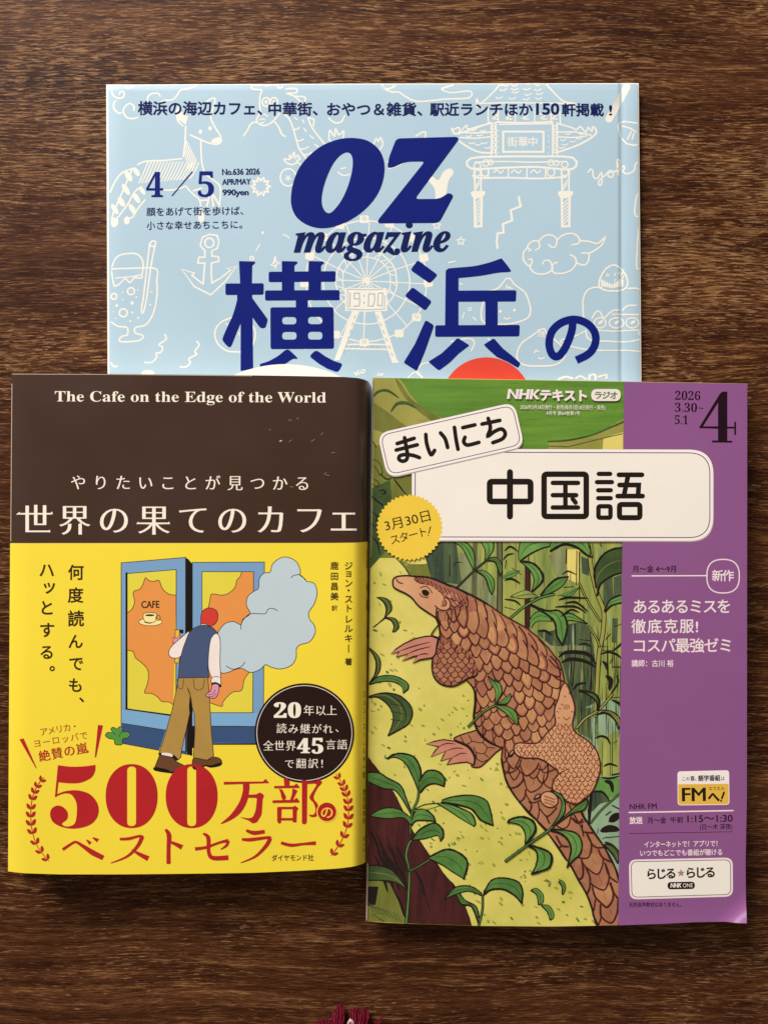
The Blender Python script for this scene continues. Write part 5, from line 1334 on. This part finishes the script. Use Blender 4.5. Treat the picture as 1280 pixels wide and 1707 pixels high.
rows = []
for r in range(17):       # back rows run down and to the right, parallel to the spine line
    d = r * 17.5
    rows.append((r, (735 - d * .30, 985 + d * .95, 985 - d * .12, 1135 + d * .95)))
field(rows[::-1], 19.0, 20.5, 31, tilt_b, BODYS, (KB, KB2, KB, KB3, KB2), KO, 2.3, avoid=(ARM, BABYS, [(600, 1290), (1100, 1290), (1100, 1560), (600, 1560)]))
# tail: broad pointed scales
k.fill(sm(A4((735, 500), (800, 590), (910, 655), (970, 560), (975, 500), (900, 420), (800, 440)), True), KB2); k.fill(sm(A4((860, 800), (885, 900), (1020, 1025), (1075, 950), (1085, 880), (1030, 780), (930, 800)), True), KB2); k.fill(sm(A3((430, 480), (480, 555), (550, 500), (575, 460), (500, 420)), True), KB2); k.fill(sm(A3((720, 960), (770, 990), (820, 960), (845, 860), (800, 800), (740, 880)), True), KB2)
k.share(16)
for p in (((700, 465), (760, 480), (815, 460), (842, 380), (840, 300), (800, 210)), ((735, 490), (750, 530), (800, 590), (910, 655), (965, 565), (975, 490)), ((830, 750), (890, 800), (990, 832), (1035, 735), (1040, 650), (1000, 540)), ((855, 800), (885, 905), (960, 985), (1020, 1025), (1075, 955), (1088, 870), (1055, 760)),
          ((945, 1000), (955, 1130), (1065, 1202), (1130, 1095), (1142, 950)), ((740, 100), (750, 175), (860, 192)), ((790, 200), (840, 300), (900, 355), (985, 352)), ((925, 385), (970, 470), (1075, 520)), ((995, 530), (1040, 670), (1130, 745)), ((1060, 755), (1095, 860), (1150, 940)),
          ((450, 230), (510, 330), (580, 345)), ((515, 340), (480, 355)), ((735, 500), (752, 610), (740, 690), (705, 712)), ((770, 560), (825, 680), (825, 800), (798, 870)), ((890, 940), (870, 1060)), ((945, 1000), (950, 1140), (922, 1225)), ((640, 30), (700, 75), (740, 40))):
    k.stroke(sm(A4(*p)), random.uniform(2.2, 3.2), KO, wob=.15)
for p in (((285, 500), (335, 535), (410, 490), (432, 425)), ((425, 470), (450, 530), (485, 556), (550, 505), (577, 455)), ((585, 470), (622, 532), (705, 505)), ((345, 660), (400, 645), (448, 595), (450, 540)), ((455, 575), (480, 660), (522, 690), (600, 640), (622, 550)), ((612, 600), (640, 640), (690, 665)), ((420, 775), (462, 735), (472, 670)),
          ((470, 700), (520, 775), (590, 760)), ((500, 865), (520, 800), (500, 770)), ((565, 920), (582, 850), (575, 780)), ((590, 830), (650, 890), (725, 820)), ((640, 890), (665, 945)), ((720, 962), (775, 990), (820, 962), (845, 865), (830, 795)), ((850, 905), (890, 945), (945, 935)), ((925, 860), (962, 930)), ((870, 880), (930, 985), (945, 1050)), ((810, 780), (850, 770), (880, 810))):
    k.stroke(sm(A3(*p)), random.uniform(1.8, 2.6), KO, wob=.15)
for p in (((655, 515), (643, 575)), ((850, 470), (888, 548)), ((920, 660), (960, 760)), ((980, 850), (1005, 945)), ((1055, 1050), (1072, 1115)), ((755, 375), (785, 420)), ((740, 740), (785, 810))): k.stroke(A4(*p), 1.9, KR, taper=True)
for p in (((490, 430), (485, 490)), ((545, 570), (530, 630)), ((370, 570), (365, 610)), ((630, 470), (628, 500))): k.stroke(A3(*p), 1.6, KR, taper=True)
k.single()
k.outl(BODYS, 2.4, KO)
k.stroke(sm(P0((690, 910), (735, 965), (744, 1050), (735, 1150), (752, 1220), (790, 1280))), 4.0, BK, taper=True)
k.stroke(sm(A3((50, 100), (80, 190), (150, 265), (262, 325))), 4.4, BK, taper=True)
k.stroke(sm(A3((275, 420), (295, 540), (330, 640), (420, 770), (560, 920), (640, 1000))), 3.0, BK); k.stroke(sm(A4((360, 200), (480, 370), (560, 500))), 3.4, BK, taper=True); k.stroke(sm(A4((615, 560), (700, 720), (790, 880), (850, 1040), (870, 1130), (925, 1240))), 3.2, BK)
k.stroke(sm(A4((740, -20), (880, 190), (1000, 370), (1100, 560), (1160, 760))), 2.8, BK)
# arm with small round scales
k.fill(ARM, KB3)
k.share(101)
for r in range(12)[::-1]:
    for c in range(8):
        x = 716 + c * 12 + (r % 2) * 6 + random.uniform(-1.2, 1.2); y = 1068 + r * 7.8 + random.uniform(-1, 1)
        if inside((x, y), ARM):
            p = scale_pts(x, y, 12.4 * random.uniform(.9, 1.1), 13 * random.uniform(.9, 1.15), random.uniform(-.1, .5), .6)
            if all(inside(q, ARM) for q in p): k.fill(p, random.choice((KB, KB3, KB)))
            for run in clip_line(p, ARM): k.stroke(run, 1.5, KO, wob=.15)
k.single()
k.stroke(ARM[:int(len(ARM) * .72)], 2.6, BK)
HANDP = A1((525, 775), (480, 758), (400, 762), (300, 785), (200, 830), (120, 882), (65, 932), (150, 906), (118, 960), (240, 925), (172, 1000), (290, 955), (330, 945), (276, 1022), (345, 988), (470, 968), (500, 930), (510, 850))
k.fill(HANDP, KP); k.outl(HANDP, 2.4, BK)
for p in (((150, 906), (280, 860), (450, 815)), ((240, 925), (330, 890), (455, 860)), ((330, 945), (390, 930), (435, 935))): k.stroke(sm(A1(*p)), 2.0, BK, taper=True)
# head
HEAD = sm(A1((85, 225), (100, 195), (140, 178), (220, 172), (300, 180), (420, 188), (520, 218), (640, 270), (740, 320), (720, 400), (640, 480), (600, 520), (520, 510), (508, 575), (450, 545), (400, 512), (330, 460), (270, 388), (210, 345), (140, 312), (92, 280)), True)
k.fill(HEAD, KL)
capp = sm(A1((290, 200), (330, 180), (420, 188), (520, 218), (640, 270), (760, 325), (800, 420), (700, 490), (640, 480), (640, 420), (590, 385), (540, 335), (470, 280), (400, 260), (330, 245)), True)
k.fill(capp, KB3); k.share(101)
for r in range(9):
    for c in range(14):
        x = 688 + c * 7.2 + (r % 2) * 3.6; y = 962 + r * 5.6 + c * 3.3
        if inside((x, y), capp):
            p = scale_pts(x, y, 7.6, 8.4, -.7, .6)
            if all(inside(q, capp) for q in p): k.fill(p, random.choice((KB, KB3, KP)))
            for run in clip_line(p, capp): k.stroke(run, 1.3, KO, wob=.15)
k.single()
k.stroke(sm(A1((300, 180), (420, 188), (520, 218), (640, 268), (770, 325), (880, 378), (1000, 446))), 2.8, BK, wob=.3)
k.stroke(sm(A1((640, 275), (520, 222), (420, 188), (300, 180), (220, 172), (140, 178), (100, 195), (85, 225), (92, 280), (140, 312), (210, 345), (270, 388), (330, 460), (400, 512), (505, 580))), 2.6, BK)
k.stroke(sm(A1((510, 490), (505, 560), (528, 640), (500, 680), (460, 740), (470, 760), (540, 790))), 2.2, BK)
k.fill(ell(640 + 402 * .1719, 930 + 335 * .1719, 6.6, 4.4, 18, .4), BK)
for p, w in ((((350, 290), (400, 275), (440, 300), (465, 340)), 1.3), (((345, 345), (370, 375), (425, 388)), 1.5), (((120, 205), (140, 235), (178, 248)), 1.9), (((368, 330), (385, 360), (430, 372)), 1.2)): k.stroke(sm(A1(*p)), w, KO)
EAR = sm(A1((495, 465), (540, 500), (600, 508), (638, 480), (640, 430), (615, 395), (580, 385), (575, 420), (545, 450)), True)
k.fill(EAR, KL); k.stroke(sm(A1((495, 465), (540, 500), (600, 508), (638, 480), (640, 430), (615, 395), (580, 388))), 2.0, KO); k.fill(ell(640 + 585 * .1719, 930 + 440 * .1719, 4.6, 6, 16), KB3); k.stroke(sm(A1((580, 400), (605, 430), (590, 465), (555, 465))), 1.5, KO)
k.make('pangolin', tcov)

# --- the young one on its back
k = Ink(st)
k.fill(BABYS, KL)
k.share(16)
for r in range(29):
    for c in range(17):
        x = 855 + c * 9.2 + (r % 2) * 4.6 + random.uniform(-1.2, 1.2); y = 1208 + r * 7.1 + random.uniform(-1, 1)
        if inside((x, y), BABYS) and inside((x, y + 3), BABYS):
            s_ = 7.0 if y < 1290 else 9.0
            p = sm([(x - s_ / 2, y - 1.2), (x - s_ * .32, y + 2.0), (x + .3, y + 3.6), (x + s_ * .32, y + 1.8), (x + s_ / 2, y - 1.2)], False, 3)
            k.stroke(p, 1.5, KR, wob=.25)
k.single()
k.fill(sm(A2((700, 810), (680, 830), (655, 890), (640, 960), (612, 1040), (606, 1110), (618, 1170), (700, 1185), (775, 1170), (798, 1040), (780, 960), (742, 860), (720, 815)), True), KL)
k.share(6)
for p in (((700, 1030), (705, 1060)), ((740, 1020), (745, 1055)), ((690, 1140), (720, 1165), (755, 1140)), ((650, 1050), (665, 1060)), ((770, 1080), (785, 1090)), ((715, 840), (718, 846)), ((670, 1010), (685, 1020)), ((720, 1015), (724, 1060)), ((640, 1140), (650, 1150)), ((630, 1080), (640, 1090)), ((745, 900), (755, 915)), ((700, 930), (710, 945))): k.stroke(A2(*p), 1.5, KR)
k.single()
k.outl(BABYS, 2.4, KO)
k.stroke(sm(A3((690, 650), (700, 600), (740, 545), (820, 500))), 2.2, KO, taper=True)
k.fill(ell(780 + 665 * .203, 1180 + 752 * .203, 15, 12.5, 24, .5), KL); k.outl(ell(780 + 665 * .203, 1180 + 752 * .203, 15, 12.5, 24, .5), 1.9, KO)
k.share(6)
for i in range(5):
    for j in range(3): k.stroke(sm(A3((625 + i * 18, 720 + j * 25 + i * 6), (632 + i * 18, 733 + j * 25 + i * 6), (642 + i * 18, 722 + j * 25 + i * 6))), 1.2, KR)
k.single()
for p in (((335, 400), (345, 365), (370, 345), (372, 370), (335, 400)), ((540, 750), (560, 715), (590, 710), (580, 735), (540, 750))): k.fill(sm(A3(*p)), KP); k.stroke(sm(A3(*p)), 2.0, BK)
k.make('young_pangolin', tcov)

# --- sprigs in front of the animals
k = Ink(st)
stem(A3, ((308, 1256), (500, 1115), (650, 1012), (690, 975), (745, 895), (770, 830)), 2.6, LFM)
leaf(A3, ((468, 1125), (467, 1030), (420, 960), (328, 940)), ((480, 1110), (550, 1010), (530, 930), (440, 895), (350, 915), (328, 940)), LF, 2.6, 4.0)
leaf(A4, ((140, 340), (220, 390), (240, 470), (222, 560), (178, 652)), ((150, 330), (260, 360), (370, 410), (400, 480), (370, 580), (280, 620), (178, 652)), LF, 3.4, 3.8)
leaf(A4, ((390, 165), (500, 200), (580, 270), (615, 370), (600, 470), (572, 578)), ((390, 150), (560, 165), (680, 200), (735, 300), (720, 420), (640, 500), (572, 578)), LF, 4.0, 2.8)
leaf(A3, ((690, 970), (750, 870), (762, 760), (678, 680)), ((700, 975), (790, 860), (782, 740), (720, 690), (678, 680)), LF, 2.0, 2.4)
leaf(A3, ((720, 955), (830, 855), (880, 810), (980, 748)), ((730, 955), (850, 870), (940, 840), (972, 800), (980, 748)), LFM, 2.2, 2.2)
k.make('sprig', tcov)
k = Ink(st)
stem(P0, ((700, 1205), (800, 1110), (875, 1070)), 1.8, LF)
leaf(P0, ((872, 1062), (875, 980), (845, 925), (825, 880)), ((880, 1055), (915, 990), (905, 930), (865, 910), (825, 880)), LF, 1.6, 2.0)
leaf(P0, ((885, 1062), (930, 1030), (970, 993)), ((890, 1064), (950, 1055), (974, 1015), (970, 993)), LF, 1.6, 1.6)
leaf(P0, ((878, 1078), (940, 1120), (1012, 1196)), ((880, 1068), (960, 1080), (1010, 1120), (1020, 1180), (1012, 1196)), LF, 1.8, 1.8)
k.make('sprig', tcov)

# --- purple margin with its print
PLATE = mat('plate_cream', (249, 240, 230), rough=0.42, var=0.015); PLW = mat('plate_border', (252, 241, 238), rough=0.42, var=0.015)
VIO = mat('ink_violet', (96, 62, 112), rough=0.45, spec=0.2); DKB = mat('ink_charcoal', (36, 28, 24), rough=0.55, spec=0.08, var=0.08)
PWH = mat('print_white', (246, 228, 228), rough=0.45, var=0.02); DKP = mat('ink_plum', (36, 16, 26), rough=0.55, spec=0.08, var=0.08); AMB = mat('ink_amber', (236, 188, 74), rough=0.45, var=0.02)
STK = mat('sticker_yellow', (244, 206, 70), rough=0.42, var=0.02); PIK = mat('star_pink', (176, 132, 130), rough=0.45); SHD = mat('printed_grey', (182, 166, 160), rough=0.45)
k = Ink(st)
k.fill([(1039.6, 625), (1250, 630), (1247, 900), (1244.6, 1300), (1242.0, 1440), (1242.6, 1500), (1244.2, 1540.4), (1210, 1536.7), (1180, 1536.2), (1110, 1539.7), (1030.2, 1542.7), (1032.6, 1220), (1036.6, 930)], PURPLE)
k.make('purple_margin', tcov)
k = Ink(st)
Q = Z(930, 600, .2734)
k.fit(serif('2026'), 1124.5, 666.5, 1166.5, 667.2, 21, DKP, 0.0, 0); k.fit(serif('3.30'), 1124, 686.3, 1161, 687, 21, DKP, 0.0, 0); k.fit('~', 1163.5, 685.5, 1171.5, 685.8, 19, DKP); k.fit(serif('5.1'), 1124, 707, 1146, 707.4, 21, DKP, 0.0, 0)
k.fill([Q((1030, 193), (1030, 497), (973, 497), (973, 420), (860, 416), (862, 405), (985, 205), (1000, 193)), Q((973, 262), (973, 405), (882, 405))], DKP)
k.fill(Q((860, 405), (1083, 407), (1083, 419), (860, 417)), DKP); k.fill(Q((1072, 377), (1083, 377), (1083, 458), (1072, 458)), DKP); k.fill(Q((937, 491), (1060, 493), (1060, 505), (937, 503)), DKP)
k.make('issue_number', tcov)
k = Ink(st)
k.fit('月〜金 4〜9月', 1053.5, 953, 1126, 953, 12.2, DKP, 0.016)
k.stroke([(1053, 960), (1178, 959.6)], 2.0, PWH); k.stroke(rnd([(1177.5, 932.5), (1231.5, 932.5), (1231.5, 988.5), (1177.5, 988.5)], 26, 8), 2.0, PWH, closed=True)
k.row('新作', 1195.5, 959.5, 1213, 959.5, 20, PWH, 0.016)
k.row('あるあるミスを', 1066, 1011, 1206, 1010.5, 25.5, PWH, 0.012); k.row('徹底克服', 1064, 1044, 1144, 1043.5, 25, PWH, 0.012); k.put('!', 1161, 1044, 25, PWH, 0.02); k.row('コスパ最強ゼミ', 1065, 1076, 1209, 1075.5, 25.5, PWH, 0.012)
k.fit('講師：古川 裕', 1052, 1110.5, 1122, 1110.5, 12.5, PWH, 0.014)
k.make('course_title', tcov)
k = Ink(st)
k.fit('NHK FM', 1049, 1349, 1094, 1348, 12.6, DKP, 0.014); k.stroke([(1048, 1354.4), (1221, 1351.2)], 2.3, PWH)
k.fit('放送', 1048.5, 1372.5, 1070.5, 1372, 12.5, PWH, 0.03); k.fit('月〜金', 1078.5, 1372, 1110, 1371.5, 11.5, DKP, 0.014); k.fit('午前', 1116.5, 1371, 1138, 1370.6, 11, DKP, 0.014); k.fit('1:15〜1:30', 1145, 1370.5, 1220.5, 1369.5, 16.0, DKP, 0.014); k.fit('(日〜木 深夜)', 1166, 1382.5, 1220, 1381.5, 10.4, DKP, 0.01)
k.stroke([(1048.5, 1389.5), (1220, 1386.5)], .8, DKP)
k.fit('インターネットで！', 1073.5, 1412, 1148, 1411, 11.5, PWH, 0.016); k.fit('アプリで！', 1155.5, 1410.5, 1195, 1410, 11, PWH, 0.016); k.fit('いつでもどこでも番組が聴ける', 1066.5, 1426.5, 1203, 1424.5, 11.2, PWH, 0.016)
k.fit('別売音声教材はありません。', 1048, 1511.5, 1135, 1511, 8.6, DKP, 0.008)
k.make('broadcast_times', tcov)
k = Ink(st)
# radio box
BX = [(1047.5, 1433), (1220.5, 1429.5), (1221, 1494.5), (1049, 1499.5)]
k.fill(rnd(BX, 13, 6), PWH); c_ = [(1051.5, 1436.6), (1216.8, 1433.3), (1217.2, 1491), (1052.8, 1495.7)]
k.fill(rnd(c_, 10, 6), PLATE); k.stroke(rnd(c_, 10, 6), 1.0, DKB, closed=True)
k.row('らじる', 1085, 1456.8, 1117.5, 1455.8, 19.5, DKB, 0.032); k.row('らじる', 1150.5, 1454.8, 1183, 1453.8, 19.5, DKB, 0.032)
sp = []
for i in range(10):
    a = i * math.pi / 5 - 1.59; r = 7.2 if i % 2 == 0 else 3.0
    sp.append((1134.5 + r * math.cos(a), 1455.5 + r * math.sin(a)))
k.fill(sp, PIK)
k.fill(rot(rect(1112, 1470, 1157.5, 1482.3, 6), 1134.7, 1476, -1), DKB); k.fit('NHK', 1116.5, 1479.4, 1135, 1479.1, 10, PLATE, 0.05, 0.03, 0.2); k.fit('ONE', 1137.5, 1479.2, 1154, 1478.8, 9.5, PLATE, 0.0)
k.make('radio_box', tcov)
k = Ink(st)
# FM badge
k.fill(rnd([(1129, 1286.5), (1214, 1284.5), (1214.5, 1341), (1129.5, 1342)], 5, 5), PLW); k.fill(rnd([(1129.4, 1307.5), (1214.2, 1306.5), (1214.4, 1340.8), (1129.7, 1341.8)], [0, 0, 5, 5], 5), AMB)
k.outl(rnd([(1129, 1286.5), (1214, 1284.5), (1214.5, 1341), (1129.5, 1342)], 5, 5), 1.2, PLW)
k.fit('この', 1136.5, 1301, 1148.5, 1301, 7.5, DKB, .01); k.fit('春、', 1150, 1301.2, 1160, 1301, 9.2, DKB, .02); k.fit('語学番組', 1163, 1301.2, 1200, 1300.6, 10.2, DKB, .03); k.fit('は', 1201.5, 1300.5, 1207, 1300.4, 7.5, DKB, .01)
k.fit('FM', 1136, 1335.6, 1176, 1335, 32, DKB, 0.028, 0.01); k.row('エフエム', 1183.5, 1314.2, 1204, 1313.8, 6.2, DKB, 0.02); k.put('へ', 1189, 1328, 20, DKB, 0.05); k.stroke([(1206, 1321), (1202.5, 1331)], 3.2, DKB); k.fill(ell(1201.2, 1335, 1.8, 1.8, 10), DKB)
k.make('broadcast_badge', tcov)

# --- masthead line and title plates
k = Ink(st)
k.fit('NHK', 844.5, 664, 899, 665, 22, PWH, 0.055, 0.035, 0.14); k.row('テキスト', 909, 658.5, 969.5, 659.5, 20.5, PWH, 0.05)
k.fill(rect(985, 648.5, 1034, 668.5, 10), PWH); k.row('ラジオ', 996.5, 658.8, 1022.5, 659.2, 14, LFM, 0.04)
k.fit('2026年3月18日発行・発売(毎月1回18日発行・発売)', 867, 681.5, 1008.5, 682.5, 8.4, PWH, 0.002); k.fit('4月号 第64巻第1号', 910, 691.2, 966, 691.8, 7.6, PWH, 0.002)
k.make('masthead', tcov)
k = Ink(st)
def plate(x0, y0, x1, y1, g):
    return [(x0 + g, y0 + g), (x1 - g, y0 + 1.6 + g), (x1 - g, y1 + 1.2 - g), (x0 + g, y1 - g)]
def plround(g, rr): return rnd(plate(686.4, 748, 1188, 900.5, g), [4, rr, rr, 4], 10)
k.fill([(x + 1.2, y + 2.0) for x, y in plround(0, 40)], SHD)
k.fill(plround(0, 40), PLW); k.fill(plround(5.5, 35), PLATE); k.stroke(plround(5.5, 35), 1.5, VIO, closed=True)
D = DKB
k.stroke(rnd([(816, 803), (884, 803), (884, 836), (816, 836)], 4), 10, D, closed=True); k.stroke([(849.7, 787), (849.7, 861)], 10.2, D)
k.stroke(rnd([(906.5, 790.5), (976.7, 790.5), (976.7, 861), (906.5, 861)], 5), 9.4, D, closed=True)
for p in (((921, 805), (963, 805)), ((921, 825.5), (960, 825.5)), ((921, 846), (963, 846)), ((942, 805), (942, 846)), ((954, 831.5), (959, 838))): k.stroke(list(p), 7.8, D)
for y, a, b in ((790, 997.5, 1016.5), (803.7, 994.5, 1019.5), (817.3, 996.5, 1017.5), (830.5, 996.5, 1017.5)): k.stroke([(a, y), (b, y)], 7.6, D)
k.stroke(rnd([(997, 844), (1017, 844), (1017, 863), (997, 863)], 3), 7.6, D, closed=True)
for p in (((1031, 791.5), (1069.5, 791.5)), ((1046.5, 792), (1039.5, 826)), ((1032, 808.5), (1064, 808.5), (1063, 826)), ((1029, 827), (1070.5, 827))): k.stroke(list(p), 8.2, D)
k.stroke(rnd([(1032, 841), (1066, 841), (1066, 863), (1032, 863)], 4), 8.8, D, closed=True)
k.make('title_plate', tcov)
k = Ink(st)
# tilted name tag
TG = (751.3, 733.4, -12.9)
def tag_(g, r): return rot(rect(TG[0] - 117 + g, TG[1] - 38 + g, TG[0] + 117 - g, TG[1] + 38 - g, r), *TG)
k.fill([(x + .8, y + 2.2) for x, y in tag_(0, 20)], SHD); k.fill(tag_(0, 20), PLW); k.fill(tag_(4.5, 16.5), PLATE); k.stroke(tag_(4.5, 16.5), 1.3, VIO, closed=True)
for p in (((240, 541), (350, 507)), ((234, 583), (370, 549)), ((288, 503), (298, 560), (309, 618)), ((309, 616), (300, 645), (275, 655), (252, 642), (258, 620), (295, 612), (345, 618), (384, 632)),
          ((425, 482), (432, 545), (458, 612), (482, 585)), ((520, 472), (550, 510), (566, 566)), ((610, 436), (620, 510), (633, 578)), ((664, 438), (742, 420)), ((678, 500), (670, 530), (690, 550), (725, 545), (768, 533)),
          ((788, 415), (903, 391)), ((828, 378), (842, 440), (826, 492), (870, 462), (915, 447), (938, 475), (920, 510), (858, 535))):
    k.stroke(sm(U0(*p), False, 5), 6.6, D)
k.make('name_tag', tcov)
k = Ink(st)
sr = []
for i in range(88):
    a = i * math.tau / 88; r = 55.8 if i % 2 == 0 else 52.2
    sr.append((682.6 + r * math.cos(a), 879.5 + r * math.sin(a)))
k.fill(sr, STK)
k.fit('3月30日', 643, 884.5, 718, 866.5, 21.5, D, 0.004); k.row('スタート', 658, 899, 704, 887, 18, D, 0.006); k.stroke([(717.5, 878), (714.5, 889)], 1.8, D); k.fill(ell(713.8, 892.5, 1.1, 1.1, 8), D)
k.make('start_sticker', tcov)
k = Ink(st)
k.stroke([(621.4, 632), (618.8, 800), (617.6, 900)], 1.0, SPW, wob=.4)
k.make('worn_edge', tcov)
k = Ink(st)
k.stroke([(613.0, 1440), (612.0, 1500), (611.2, 1533)], 1.3, SPW, wob=.4)
k.make('worn_edge', tcov)
# ------------------------------------------------------------------ crimson yarn tassel at the near edge
yarn = bpy.data.materials.new('crimson_yarn'); yarn.use_nodes = True
nt = yarn.node_tree; p = nt.nodes['Principled BSDF']; tc = nt.nodes.new('ShaderNodeTexCoord'); nz = nt.nodes.new('ShaderNodeTexNoise'); nz.inputs['Scale'].default_value = 700; nz.inputs['Detail'].default_value = 4
nt.links.new(tc.outputs['Object'], nz.inputs['Vector']); rp = nt.nodes.new('ShaderNodeValToRGB'); rp.color_ramp.elements[0].position = .3; rp.color_ramp.elements[1].position = .7
rp.color_ramp.elements[0].color = (*lin((78, 11, 27)), 1); rp.color_ramp.elements[1].color = (*lin((136, 30, 54)), 1)
nt.links.new(nz.outputs['Fac'], rp.inputs['Fac']); nt.links.new(rp.outputs['Color'], p.inputs['Base Color']); p.inputs['Roughness'].default_value = .85
p.inputs['Specular IOR Level'].default_value = .1
def tube(bm, pts, rad, sides=6):
    rings = []
    for i, c in enumerate(pts):
        c = Vector(c); a = Vector(pts[max(i - 1, 0)]); b = Vector(pts[min(i + 1, len(pts) - 1)])
        t = (b - a).normalized(); n = t.cross(Vector((0.1, 0.05, 1))).normalized(); m = t.cross(n)
        r = rad[i]
        rings.append([bm.verts.new(c + (n * math.cos(j * math.tau / sides) + m * math.sin(j * math.tau / sides)) * r) for j in range(sides)])
    for a, b in zip(rings, rings[1:]):
        for j in range(sides): bm.faces.new((a[j], a[(j + 1) % sides], b[(j + 1) % sides], b[j]))
    bm.faces.new(rings[0][::-1]); bm.faces.new(rings[-1])
tas = thing('yarn_tassel', 'frayed crimson yarn tassel with a pale tie at the near edge of the table', 'tassel')
bm = bmesh.new(); rr = random.Random(4)
lob = [((548, 1735), (540, 1695), 24, 9), ((556, 1735), (562, 1680), 34, 10), ((567, 1735), (567, 1671), 44, 7), ((590, 1735), (590, 1676), 44, 9), ((602, 1735), (606, 1677), 44, 9), ((612, 1735), (619, 1703), 18, 8), ((615, 1733), (636, 1694), 8, 3), ((535, 1735), (528, 1697), 14, 5), ((545, 1740), (530, 1720), 16, 10), ((610, 1745), (628, 1722), 16, 10), ((580, 1760), (580, 1715), 34, 22)]
for (bx, by), (tx, ty), n, sp in lob:
    for i in range(n * 3):
        o = rr.gauss(0, sp * .45); q = rr.uniform(.62, 1.0); z1 = rr.uniform(1.0, 6.5)
        cw = rr.uniform(.4, 2.6); fq = rr.uniform(3, 8); ph = rr.uniform(0, 6.28)
        pts = []; rad = []
        for j in range(10):
            t = j / 9
            u = bx + (tx - bx) * t * q + o * (.5 + .6 * t) + cw * math.sin(t * fq + ph) + rr.gauss(0, .35); v = by + (ty - by) * t * q + abs(o) * t * .55 + rr.gauss(0, .5)
            z = .6 + z1 * math.sin(math.pi * min(1, .12 + .80 * t)) + rr.gauss(0, .15)
            pts.append(P3(u, v, max(.45, z))); rad.append(.00021 * (1 - .5 * t ** 3))
        tube(bm, pts, rad, 5)
me = bpy.data.meshes.new('fringe'); bm.normal_update(); bm.to_mesh(me); bm.free(); me.materials.append(yarn)
for f in me.polygons: f.use_smooth = True
link('fringe', me, tas)
bm = bmesh.new()
tube(bm, [P3(u, v, z) for u, v, z in ((580, 1716, 4), (580.5, 1706, 7.4), (584, 1700.5, 8.3), (587, 1703, 8.2), (589.5, 1712, 7.2), (591, 1720, 4))], [.0004, .0005, .0006, .0006, .0005, .0004], 8)
tube(bm, [P3(u, v, z) for u, v, z in ((583, 1722, 5), (584.5, 1712, 7.5), (584, 1707, 7.8))], [.0005, .0007, .0005], 8)
me = bpy.data.meshes.new('tie'); bm.to_mesh(me); bm.free(); me.materials.append(mat('tie_cream', (206, 176, 172), rough=.7))
for f in me.polygons: f.use_smooth = True
link('tie', me, tas)
